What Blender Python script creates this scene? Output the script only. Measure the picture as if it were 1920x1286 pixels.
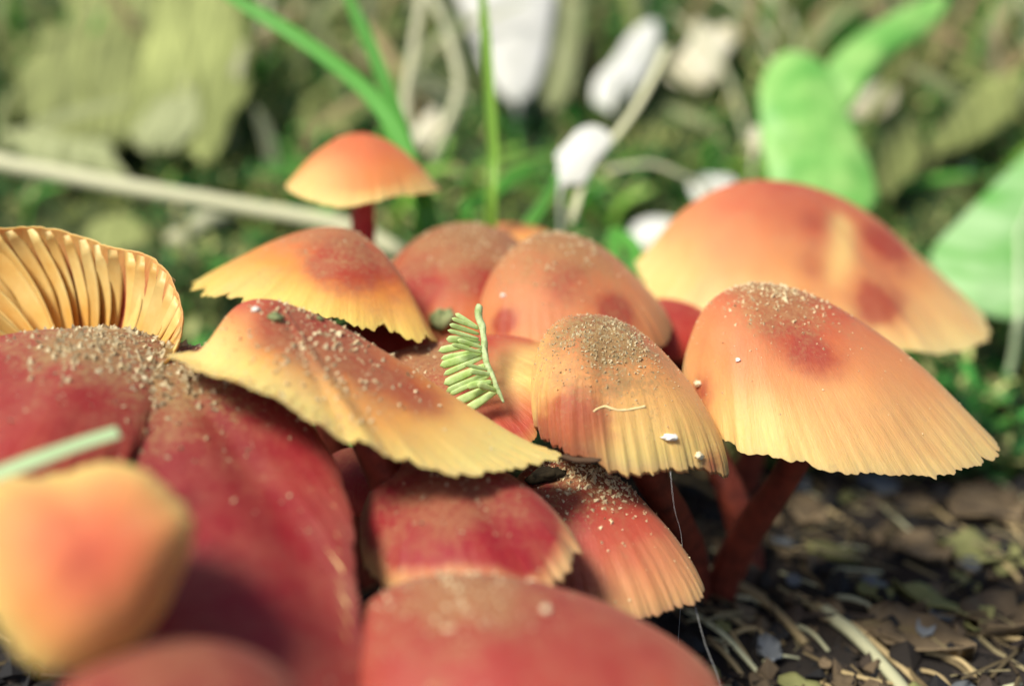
import bpy, math, random
import numpy as np
from mathutils import Vector, noise as mn

R = math.radians
U = 0.01                                  # all lengths below are written in centimetres
scene = bpy.context.scene
for o in list(bpy.data.objects):
    bpy.data.objects.remove(o, do_unlink=True)

# ------------------------------------------------------------------ camera
W, H = 1920.0, 1286.0
FPX = 1844.0
CAMH, PITCH = 5.2, R(20)
cam = bpy.data.cameras.new('camera')
cam.sensor_width = 36.0
cam.lens = FPX / W * 36.0
cam.clip_start = 0.002
cam.clip_end = 200.0
cam.dof.use_dof = True
cam.dof.focus_distance = 6.95 * U
cam.dof.aperture_fstop = 13.0
cam_ob = bpy.data.objects.new('camera', cam)
cam_ob.location = (0, 0, CAMH * U)
cam_ob.rotation_euler = (math.pi / 2 - PITCH, 0, 0)
scene.collection.objects.link(cam_ob)
scene.camera = cam_ob

# ------------------------------------------------------------------ sky and sun
SUN_DIR = Vector((-0.46, -0.30, 0.84)).normalized()
world = bpy.data.worlds.new('World')
scene.world = world
world.use_nodes = True
wn = world.node_tree
bg = wn.nodes['Background']
sky = wn.nodes.new('ShaderNodeTexSky')
sky.sky_type = 'NISHITA'
sky.sun_disc = False
sky.sun_elevation = math.asin(SUN_DIR.z)
sky.sun_rotation = math.atan2(SUN_DIR.x, SUN_DIR.y)
sky.air_density = 1.0
sky.dust_density = 3.0
sky.ozone_density = 0.6
wn.links.new(sky.outputs['Color'], bg.inputs['Color'])
bg.inputs['Strength'].default_value = 0.085
sun = bpy.data.lights.new('sun', 'SUN')
sun.energy = 3.7
sun.angle = R(18)
sun.color = (1.0, 0.94, 0.80)
sun_ob = bpy.data.objects.new('sun', sun)
sun_ob.location = SUN_DIR * 2
sun_ob.rotation_euler = SUN_DIR.to_track_quat('Z', 'Y').to_euler()
scene.collection.objects.link(sun_ob)
scene.view_settings.view_transform = 'Standard'
scene.view_settings.look = 'None'
scene.view_settings.exposure = 0.32
scene.view_settings.gamma = 1.0
scene.view_settings.use_curve_mapping = False

# ------------------------------------------------------------------ helpers
rng = random.Random(7)
nrng = np.random.default_rng(7)
CP, SP = math.cos(PITCH), math.sin(PITCH)

def P(px, py, d):
    """pixel of the photograph and a distance along the view axis (cm) -> point (cm)"""
    u = (px - W / 2) / FPX * d
    v = (H / 2 - py) / FPX * d
    return np.array([u, d * CP + v * SP, CAMH - d * SP + v * CP])

def proj(p):
    x, y, z = p[..., 0], p[..., 1], p[..., 2] - CAMH
    d = y * CP - z * SP
    v = y * SP + z * CP
    return np.stack([W / 2 + x / d * FPX, H / 2 - v / d * FPX, d], -1)

def n3(x, y, z=0.0):
    return mn.noise(Vector((x, y, z)))

def sstep(a, b, x):
    t = min(1.0, max(0.0, (x - a) / (b - a)))
    return t * t * (3 - 2 * t)

def ground(x, y):
    g = 5.9 * sstep(9.5, 31.0, y + 0.10 * abs(x))
    g += 0.7 * sstep(31.0, 80.0, y)
    far = max(abs(x), abs(y))
    k = 1.0 if far < 60 else 3.0
    g += 0.22 * n3(x * 0.35, y * 0.35) + 0.10 * n3(x * 1.1, y * 1.1, 3.0)
    g += 0.05 * n3(x * 3.1, y * 3.1, 5.0) if far < 40 else 0
    return g

def hit(px, py, lift=0.0):
    """where the ray of a pixel meets the ground"""
    o = np.array([0, 0, CAMH]); r = P(px, py, 1.0) - o
    t = 3.0
    while t < 80:
        q = o + r * t
        if q[2] < ground(q[0], q[1]) + lift:
            return q
        t += 0.05
    return o + r * 30

MATS = {}
def new_mat(name):
    m = bpy.data.materials.new(name)
    m.use_nodes = True
    nt = m.node_tree
    b = nt.nodes['Principled BSDF']
    return m, nt, b

def nd(nt, t, **kw):
    n = nt.nodes.new(t)
    for k, v in kw.items():
        if k in n.inputs:
            n.inputs[k].default_value = v
        else:
            setattr(n, k, v)
    return n

def ramp(nt, stops, fac=None):
    n = nt.nodes.new('ShaderNodeValToRGB')
    e = n.color_ramp.elements
    while len(e) < len(stops):
        e.new(0.5)
    for i, (p, c) in enumerate(stops):
        e[i].position = p
        e[i].color = (c[0], c[1], c[2], 1) if not isinstance(c, (int, float)) else (c, c, c, 1)
    if fac is not None:
        nt.links.new(fac, n.inputs['Fac'])
    return n

def math_n(nt, op, a, b=None, clamp=False):
    n = nt.nodes.new('ShaderNodeMath'); n.operation = op; n.use_clamp = clamp
    for i, v in enumerate((a, b)):
        if v is None: continue
        if isinstance(v, (int, float)): n.inputs[i].default_value = v
        else: nt.links.new(v, n.inputs[i])
    return n.outputs[0]

def mix(nt, fac, a, b, mode='MIX'):
    n = nt.nodes.new('ShaderNodeMix'); n.data_type = 'RGBA'; n.blend_type = mode
    for sock, v in ((n.inputs[0], fac), (n.inputs[6], a), (n.inputs[7], b)):
        if isinstance(v, (int, float)): sock.default_value = v
        elif isinstance(v, tuple): sock.default_value = (v[0], v[1], v[2], 1)
        else: nt.links.new(v, sock)
    return n.outputs[2]

def simple_mat(name, c1, c2, scale=300.0, rough=0.6, bump=0.25, sss=0.0, spec=0.4, stretch=None, trans=0.0, bdist=0.0003):
    """noise-mottled colour with fine relief"""
    if name in MATS: return MATS[name]
    m, nt, b = new_mat(name)
    tc = nd(nt, 'ShaderNodeTexCoord')
    vec = tc.outputs['Object']
    if stretch:
        mp = nd(nt, 'ShaderNodeMapping'); mp.inputs['Scale'].default_value = stretch
        nt.links.new(tc.outputs['UV'], mp.inputs['Vector']); vec = mp.outputs[0]
    no = nd(nt, 'ShaderNodeTexNoise', Scale=scale, Detail=5.0, Roughness=0.6)
    nt.links.new(vec, no.inputs['Vector'])
    rp = ramp(nt, [(0.3, c1), (0.7, c2)], no.outputs['Fac'])
    oi = nd(nt, 'ShaderNodeObjectInfo')
    hv = nd(nt, 'ShaderNodeHueSaturation')
    vv = math_n(nt, 'MULTIPLY_ADD', oi.outputs['Random'], 0.4)
    vv.node.inputs[2].default_value = 0.8
    nt.links.new(vv, hv.inputs['Value'])
    nt.links.new(rp.outputs[0], hv.inputs['Color'])
    nt.links.new(hv.outputs[0], b.inputs['Base Color'])
    b.inputs['Roughness'].default_value = rough
    b.inputs['Specular IOR Level'].default_value = spec
    if sss:
        b.inputs['Subsurface Weight'].default_value = sss
        b.inputs['Subsurface Radius'].default_value = (1.0, 0.8, 0.4)
        b.inputs['Subsurface Scale'].default_value = 0.0006
    bp = nd(nt, 'ShaderNodeBump', Strength=bump, Distance=bdist)
    nt.links.new(no.outputs['Fac'], bp.inputs['Height'])
    nt.links.new(bp.outputs[0], b.inputs['Normal'])
    if trans:
        tr = nd(nt, 'ShaderNodeBsdfTranslucent')
        nt.links.new(hv.outputs[0], tr.inputs['Color'])
        ms = nd(nt, 'ShaderNodeMixShader'); ms.inputs[0].default_value = trans
        out = nt.nodes['Material Output']
        nt.links.new(b.outputs[0], ms.inputs[1]); nt.links.new(tr.outputs[0], ms.inputs[2])
        nt.links.new(ms.outputs[0], out.inputs['Surface'])
    MATS[name] = m
    return m

def empty(name, loc, label, cat, group=None):
    e = bpy.data.objects.new(name, None)
    e.empty_display_size = 0.005
    e.location = Vector(loc) * U
    scene.collection.objects.link(e)
    e['label'] = label; e['category'] = cat
    if group: e['group'] = group
    e['_o'] = [float(v) for v in loc]
    return e

def mk(name, verts, faces, mat, parent=None, origin=None, smooth=True, uvs=None, attrs=None):
    """verts in cm, world; origin = parent's base if parented"""
    verts = np.asarray(verts, float)
    if parent is not None: o = np.array(parent['_o'])
    elif origin is not None: o = np.array(origin, float)
    else: o = np.zeros(3)
    me = bpy.data.meshes.new(name)
    me.from_pydata(((verts - o) * U).tolist(), [], faces if isinstance(faces, list) else faces.tolist())
    if smooth: me.polygons.foreach_set('use_smooth', np.ones(len(me.polygons), bool))
    if uvs is not None:
        l = me.uv_layers.new(name='UVMap')
        idx = np.zeros(len(me.loops), int); me.loops.foreach_get('vertex_index', idx)
        l.data.foreach_set('uv', np.asarray(uvs, float)[idx].ravel())
    for k, v in (attrs or {}).items():
        v = np.asarray(v, float)
        if v.ndim == 1:
            a = me.attributes.new(k, 'FLOAT', 'POINT'); a.data.foreach_set('value', v)
        else:
            a = me.attributes.new(k, 'FLOAT_COLOR', 'POINT')
            a.data.foreach_set('color', np.concatenate([v, np.ones((len(v), 1))], 1).ravel())
    me.materials.append(mat)
    ob = bpy.data.objects.new(name, me)
    scene.collection.objects.link(ob)
    if parent is not None: ob.parent = parent
    else:
        ob.location = Vector(o) * U
    ob['_o'] = [float(v) for v in o]
    return ob

def tag(o, label, cat, group=None):
    o['label'] = label; o['category'] = cat
    if group: o['group'] = group
    return o

def spline(pts, n, closed=False):
    """Catmull-Rom through pts -> n samples"""
    p = np.asarray(pts, float); m = len(p)
    segs = m if closed else m - 1
    out = []
    L = np.linalg.norm(np.diff(np.vstack([p, p[:1]]) if closed else p, axis=0)[:, :], axis=1)
    cum = np.concatenate([[0], np.cumsum(L)])
    ts = np.linspace(0, cum[-1], n, endpoint=not closed)
    for t in ts:
        i = min(segs - 1, max(0, np.searchsorted(cum, t, side='right') - 1))
        f = (t - cum[i]) / max(L[i], 1e-9)
        g = lambda k: p[k % m] if closed else p[min(max(k, 0), m - 1)]
        a, b, c, d = g(i - 1), g(i), g(i + 1), g(i + 2)
        out.append(0.5 * ((2 * b) + (c - a) * f + (2 * a - 5 * b + 4 * c - d) * f * f + (3 * b - a - 3 * c + d) * f ** 3))
    return np.array(out)

def tube(path, rad, nseg=10, cap_ends=True, flat=1.0, wob=0.0, seed=0):
    path = np.asarray(path, float); n = len(path)
    rad = np.broadcast_to(np.asarray(rad, float), (n,))
    tang = np.gradient(path, axis=0); tang /= np.linalg.norm(tang, axis=1)[:, None] + 1e-12
    ref = np.array([0, 0, 1.0]) if abs(tang[0][2]) < 0.8 else np.array([0, 1.0, 0])
    V, UV = [], []
    for i in range(n):
        t = tang[i]
        a = np.cross(t, ref); a /= np.linalg.norm(a) + 1e-12
        b = np.cross(a, t); ref = b
        for k in range(nseg):
            th = 2 * math.pi * k / nseg
            w = 1 + wob * n3(math.cos(th) * 1.3 + seed, math.sin(th) * 1.3, i * 0.25)
            V.append(path[i] + rad[i] * w * (math.cos(th) * a + math.sin(th) * b * flat))
            UV.append((k / nseg, i / (n - 1)))
    F = []
    for i in range(n - 1):
        for k in range(nseg):
            k2 = (k + 1) % nseg
            F.append((i * nseg + k, i * nseg + k2, (i + 1) * nseg + k2, (i + 1) * nseg + k))
    if cap_ends:
        F.append(tuple(range(nseg - 1, -1, -1)))
        F.append(tuple((n - 1) * nseg + k for k in range(nseg)))
    return V, F, UV

def ribbon(path, width, fold=0.25, up=(0, 0, 1), thick=0.012):
    """a grass blade / leaf strip: V-folded, with thickness"""
    path = np.asarray(path, float); n = len(path)
    width = np.broadcast_to(np.asarray(width, float), (n,))
    tang = np.gradient(path, axis=0); tang /= np.linalg.norm(tang, axis=1)[:, None] + 1e-12
    up = np.array(up, float)
    V, UV = [], []
    for i in range(n):
        a = np.cross(tang[i], up); a /= np.linalg.norm(a) + 1e-9
        b = np.cross(a, tang[i])
        for lay in (0, 1):
            for k, s in enumerate((-1, -0.5, 0, 0.5, 1)):
                V.append(path[i] + a * s * width[i] / 2 + b * (abs(s) * fold * width[i] / 2 - lay * thick * (1.15 - abs(s))))
                UV.append((k / 4, i / (n - 1)))
    F = []
    for i in range(n - 1):
        p0, p1 = i * 10, (i + 1) * 10
        for k in range(4):
            F.append((p0 + k, p0 + k + 1, p1 + k + 1, p1 + k))
            F.append((p0 + 5 + k + 1, p0 + 5 + k, p1 + 5 + k, p1 + 5 + k + 1))
        F.append((p0 + 5, p0, p1, p1 + 5)); F.append((p0 + 4, p0 + 9, p1 + 9, p1 + 4))
    for e, f in ((0, False), ((n - 1) * 10, True)):
        for k in range(4):
            q = (e + k, e + 5 + k, e + 6 + k, e + 1 + k)
            F.append(q[::-1] if f else q)
    return V, F, UV

# ------------------------------------------------------------------ ground
def soil_mat():
    m, nt, b = new_mat('soil')
    tc = nd(nt, 'ShaderNodeTexCoord')
    n1 = nd(nt, 'ShaderNodeTexNoise', Scale=90.0, Detail=8.0, Roughness=0.7)
    n2 = nd(nt, 'ShaderNodeTexNoise', Scale=28.0, Detail=4.0)
    n4 = nd(nt, 'ShaderNodeTexVoronoi', Scale=260.0)
    for n in (n1, n2, n4): nt.links.new(tc.outputs['Object'], n.inputs['Vector'])
    soil = ramp(nt, [(0.35, (0.008, 0.007, 0.008)), (0.6, (0.03, 0.022, 0.017)), (0.8, (0.075, 0.055, 0.035))], n1.outputs['Fac'])
    mossc = ramp(nt, [(0.3, (0.02, 0.045, 0.012)), (0.7, (0.085, 0.11, 0.03))], n1.outputs['Fac'])
    at = nd(nt, 'ShaderNodeAttribute', attribute_name='moss')
    mf = math_n(nt, 'ADD', at.outputs['Fac'], math_n(nt, 'MULTIPLY_ADD', n2.outputs['Fac'], 1.2))
    mf.node.inputs[1].links[0].from_node.inputs[2].default_value = -0.6
    mfr = ramp(nt, [(0.35, 0.0), (0.65, 1.0)], mf)
    c = mix(nt, mfr.outputs[0], soil.outputs[0], mossc.outputs[0])
    nt.links.new(c, b.inputs['Base Color'])
    b.inputs['Roughness'].default_value = 0.9
    bp = nd(nt, 'ShaderNodeBump', Strength=0.9, Distance=0.002)
    hh = math_n(nt, 'ADD', n1.outputs['Fac'], math_n(nt, 'MULTIPLY', n4.outputs['Distance'], 0.5))
    nt.links.new(hh, bp.inputs['Height']); nt.links.new(bp.outputs[0], b.inputs['Normal'])
    return m

def graded(lim_near, step, lim_far, k=1.25):
    a = list(np.arange(-lim_near, lim_near + step / 2, step))
    s = step; x = lim_near
    while x < lim_far:
        s *= k; x += s
        a.append(x); a.insert(0, -x)
    return a

def build_ground():
    xs = graded(22, 0.28, 3000); ys = [v + 14 for v in graded(20, 0.28, 3000)]
    V, A = [], []
    for y in ys:
        for x in xs:
            V.append((x, y, ground(x, y)))
            A.append(sstep(10.2, 13.5, y + 0.25 * abs(min(x, 0))))
    nx = len(xs)
    F = [(j * nx + i, j * nx + i + 1, (j + 1) * nx + i + 1, (j + 1) * nx + i) for j in range(len(ys) - 1) for i in range(nx - 1)]
    o = mk('ground', V, F, soil_mat(), attrs={'moss': A})
    o['kind'] = 'structure'
    return o
build_ground()

# ------------------------------------------------------------------ mushrooms
def cap_mat(name, c_apex, c_mid, c_out, c_rim, e1=0.35, e2=0.68, e3=0.95, dust=0.5, red=(0.30, 0.012, 0.016), patch=0.3, seed=0.0, stri=0.6, bloom=0.16):
    e1, e2, e3 = e1 + 0.06, min(0.9, e2 + 0.14), min(1.0, e3 + 0.10)
    m, nt, b = new_mat(name)
    tc = nd(nt, 'ShaderNodeTexCoord')
    uv = tc.outputs['UV']
    sep = nd(nt, 'ShaderNodeSeparateXYZ'); nt.links.new(uv, sep.inputs[0])
    s = sep.outputs['Y']
    ob = nd(nt, 'ShaderNodeMapping'); ob.inputs['Location'].default_value = (seed, seed * 1.7, -seed)
    nt.links.new(tc.outputs['Object'], ob.inputs['Vector'])
    big = nd(nt, 'ShaderNodeTexNoise', Scale=130.0, Detail=3.0, Roughness=0.5)
    med = nd(nt, 'ShaderNodeTexNoise', Scale=420.0, Detail=6.0, Roughness=0.65)
    fine = nd(nt, 'ShaderNodeTexNoise', Scale=3200.0, Detail=4.0, Roughness=0.7)
    for n in (big, med, fine): nt.links.new(ob.outputs[0], n.inputs['Vector'])
    # radial fibrils: coordinates stretched around the cap
    fm = nd(nt, 'ShaderNodeMapping'); fm.inputs['Scale'].default_value = (62, 1.6, 1)
    nt.links.new(uv, fm.inputs['Vector'])
    fib = nd(nt, 'ShaderNodeTexNoise', Scale=1.0, Detail=4.0, Roughness=0.65); nt.links.new(fm.outputs[0], fib.inputs['Vector'])
    gm = nd(nt, 'ShaderNodeMapping'); gm.inputs['Scale'].default_value = (420, 22, 1)
    nt.links.new(uv, gm.inputs['Vector'])
    fib2 = nd(nt, 'ShaderNodeTexNoise', Scale=1.0, Detail=3.0, Roughness=0.6); nt.links.new(gm.outputs[0], fib2.inputs['Vector'])
    # radius with an uneven front
    w = math_n(nt, 'ADD', s, math_n(nt, 'MULTIPLY', math_n(nt, 'SUBTRACT', big.outputs['Fac'], 0.5), 0.42))
    w = math_n(nt, 'ADD', w, math_n(nt, 'MULTIPLY', math_n(nt, 'SUBTRACT', fib.outputs['Fac'], 0.5), 0.06))
    base = ramp(nt, [(0.06, c_apex), (e1, c_mid), (e2, c_out), (e3, c_rim)], w)
    col = base.outputs[0]
    # red blotches, and shade painted as red on two caps
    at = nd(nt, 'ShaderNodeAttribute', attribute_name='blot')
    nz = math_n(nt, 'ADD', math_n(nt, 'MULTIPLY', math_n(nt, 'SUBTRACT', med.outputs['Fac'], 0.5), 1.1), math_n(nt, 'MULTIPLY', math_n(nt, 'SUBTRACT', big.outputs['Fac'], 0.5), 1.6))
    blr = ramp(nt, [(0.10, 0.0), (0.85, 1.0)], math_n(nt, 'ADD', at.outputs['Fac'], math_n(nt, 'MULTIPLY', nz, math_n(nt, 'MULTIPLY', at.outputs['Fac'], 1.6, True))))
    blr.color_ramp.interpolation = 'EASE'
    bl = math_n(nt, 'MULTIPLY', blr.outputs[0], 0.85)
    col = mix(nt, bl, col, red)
    at2 = nd(nt, 'ShaderNodeAttribute', attribute_name='pale')  # pale margins and streak; also paints the lit left side of some caps
    col = mix(nt, math_n(nt, 'MULTIPLY', at2.outputs['Fac'], math_n(nt, 'ADD', med.outputs['Fac'], 0.45), True), col, (0.80, 0.56, 0.20))
    pr = ramp(nt, [(0.52, 0.0), (0.72, 1.0)], big.outputs['Fac'])
    col = mix(nt, math_n(nt, 'MULTIPLY', pr.outputs[0], patch), col, red)
    # striae: orange radial lines near the margin
    sr = ramp(nt, [(0.68, 0.0), (0.97, 1.0)], s)
    stv = math_n(nt, 'MULTIPLY', sr.outputs[0], math_n(nt, 'MULTIPLY', ramp(nt, [(0.38, 1.0), (0.55, 0.0)], fib.outputs['Fac']).outputs[0], stri * 0.22))
    col = mix(nt, stv, col, (0.55, 0.17, 0.045))
    # pale bloom, mottled
    bm = ramp(nt, [(0.42, 0.0), (0.75, 1.0)], math_n(nt, 'MULTIPLY_ADD', fine.outputs['Fac'], 0.5))
    bm.inputs[0].links[0].from_node.inputs[2].default_value = 0.0
    nt.links.new(med.outputs['Fac'], bm.inputs[0].links[0].from_node.inputs[2])
    bm.color_ramp.elements[0].position = 0.62; bm.color_ramp.elements[1].position = 1.0
    col = mix(nt, math_n(nt, 'MULTIPLY', bm.outputs[0], bloom), col, (0.62, 0.36, 0.20))
    # grain
    gr = ramp(nt, [(0.25, 0.86), (0.75, 1.12)], fib2.outputs['Fac'])
    col = mix(nt, 0.45, col, gr.outputs[0], 'MULTIPLY')
    # buff scurf, thicker towards the top
    du = nd(nt, 'ShaderNodeAttribute', attribute_name='dust')
    dn = math_n(nt, 'ADD', math_n(nt, 'MULTIPLY', med.outputs['Fac'], 0.6), math_n(nt, 'MULTIPLY', fine.outputs['Fac'], 0.6))
    dd = math_n(nt, 'ADD', dn, math_n(nt, 'MULTIPLY', du.outputs['Fac'], 0.42))
    dr = ramp(nt, [(0.72, 0.0), (0.95, 1.0)], dd)
    dcol = ramp(nt, [(0.3, (0.17, 0.085, 0.035)), (0.7, (0.42, 0.28, 0.12))], fine.outputs['Fac'])
    col = mix(nt, math_n(nt, 'MULTIPLY', dr.outputs[0], dust), col, dcol.outputs[0])
    nt.links.new(col, b.inputs['Base Color'])
    ro = math_n(nt, 'MULTIPLY_ADD', dr.outputs[0], 0.3); ro.node.inputs[2].default_value = 0.5
    nt.links.new(ro, b.inputs['Roughness'])
    b.inputs['Specular IOR Level'].default_value = 0.3
    b.inputs['Subsurface Weight'].default_value = 0.28
    b.inputs['Subsurface Radius'].default_value = (1.0, 0.42, 0.14)
    b.inputs['Subsurface Scale'].default_value = 0.0010
    b.inputs['Sheen Weight'].default_value = 0.12
    b.inputs['Sheen Roughness'].default_value = 0.45
    b.inputs['Sheen Tint'].default_value = (1.0, 0.80, 0.62, 1)
    b1 = nd(nt, 'ShaderNodeBump', Strength=0.35, Distance=0.0002)
    hh = math_n(nt, 'ADD', math_n(nt, 'MULTIPLY', fine.outputs['Fac'], 0.5), math_n(nt, 'MULTIPLY', fib2.outputs['Fac'], 0.6))
    nt.links.new(hh, b1.inputs['Height'])
    b2 = nd(nt, 'ShaderNodeBump', Strength=0.3, Distance=0.0004)
    nt.links.new(math_n(nt, 'MULTIPLY', fib.outputs['Fac'], sr.outputs[0]), b2.inputs['Height'])
    nt.links.new(b1.outputs[0], b2.inputs['Normal'])
    nt.links.new(b2.outputs[0], b.inputs['Normal'])
    return m

RED_AP = (0.30, 0.030, 0.016)
RED = (0.46, 0.035, 0.022)
ORG = (0.68, 0.24, 0.08)
YEL = (0.80, 0.55, 0.19)
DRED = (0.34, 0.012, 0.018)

def cap_surface(apex, rim, center, b, k=1.0, nth=300, ns=44, seed=0, stria=0.010, jag=0.03, lump=0.05):
    """returns grid of points [ns+1, nth] from apex to rim"""
    Rm = spline(rim, nth, True)
    C = np.mean(Rm, 0) if center is None else center
    Hv = apex - C
    ax = Hv / np.linalg.norm(Hv)
    rad = np.linalg.norm(Rm - C, axis=1).mean()
    th = np.arange(nth) / nth * 2 * math.pi
    r_s = np.random.default_rng(100 + seed)
    # jagged margin and gill ribs
    jg = np.array([0.8 * n3(math.cos(t) * 7 + seed, math.sin(t) * 7) + 0.6 * n3(math.cos(t) * 19 + seed, math.sin(t) * 19, 2) + 0.4 * n3(math.cos(t) * 40 + seed, math.sin(t) * 46, 4) * (0.4 + abs(n3(math.cos(t) * 6, math.sin(t) * 6, seed))) for t in th])
    rib = np.array([n3(math.cos(t) * 11 + seed * 3, math.sin(t) * 11, 9) for t in th])
    jg = jg * 1.25 - np.where(jg < -0.28, (-0.28 - jg) * 1.2, 0)
    Rj = Rm + (Rm - C) * (jg * jag)[:, None] - ax * (jg * jag * rad * 0.9)[:, None]
    waves = []
    for sc, wgt in ((1.8, 0.30), (3.0, 0.22), (5.0, 0.13), (8.5, 0.07), (14.0, 0.035)):
        for _ in range(2):
            dv = r_s.normal(size=3); waves.append((dv / np.linalg.norm(dv) * sc, r_s.random() * 6.28, wgt))
    G = np.zeros((ns + 1, nth, 3)); S = np.zeros((ns + 1, nth))
    for j in range(ns + 1):
        t = (j / ns)
        r = math.sin(t * math.pi / 2)
        h = max(0.0, math.cos(t * math.pi / 2)) ** b
        f = sstep(0.88, 1.0, r)
        Rr = Rm * (1 - f) + Rj * f
        pt = C + (Rr - C) * r + Hv * (h * k)
        G[j] = pt
        S[j] = r
        if lump:
            out = (Rm - C) / (np.linalg.norm(Rm - C, axis=1)[:, None]) * r + ax * (1 - 0.5 * r)
            out /= np.linalg.norm(out, axis=1)[:, None]
            am = sum(wgt * np.sin(pt @ fr + ph) for fr, ph, wgt in waves)
            G[j] += out * (am * lump * rad * (0.25 + 0.75 * r) )[:, None]
            G[j] += out * (rib * stria * rad * sstep(0.68, 0.97, r) * 0.9)[:, None]
    return G, S, C, ax, rad, Rj

def grid_faces(ns, nth, off=0, flip=False):
    F = []
    for j in range(ns):
        for i in range(nth):
            i2 = (i + 1) % nth
            q = (off + j * nth + i, off + (j + 1) * nth + i, off + (j + 1) * nth + i2, off + j * nth + i2)
            F.append(q[::-1] if flip else q)
    return F

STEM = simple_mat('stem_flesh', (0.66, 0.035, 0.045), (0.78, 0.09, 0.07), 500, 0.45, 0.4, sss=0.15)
STEM_D = simple_mat('stem_brown_shaded', (0.10, 0.018, 0.012), (0.34, 0.06, 0.03), 500, 0.6, 0.6)  # brown, darkened copy of the stem flesh: shade of the gaps put into colour
GILL = simple_mat('gill_flesh', (0.76, 0.46, 0.12), (0.86, 0.64, 0.24), 500, 0.5, 0.2, sss=0.15, bdist=0.0001)
GILL2 = simple_mat('gill_flesh_thick', (0.74, 0.42, 0.10), (0.86, 0.66, 0.26), 260, 0.45, 0.2, sss=0.2, bdist=0.0001)
SCURF = simple_mat('scurf', (0.40, 0.27, 0.12), (0.86, 0.76, 0.50), 2600, 0.8, 0.2)
FLECKS = []

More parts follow.
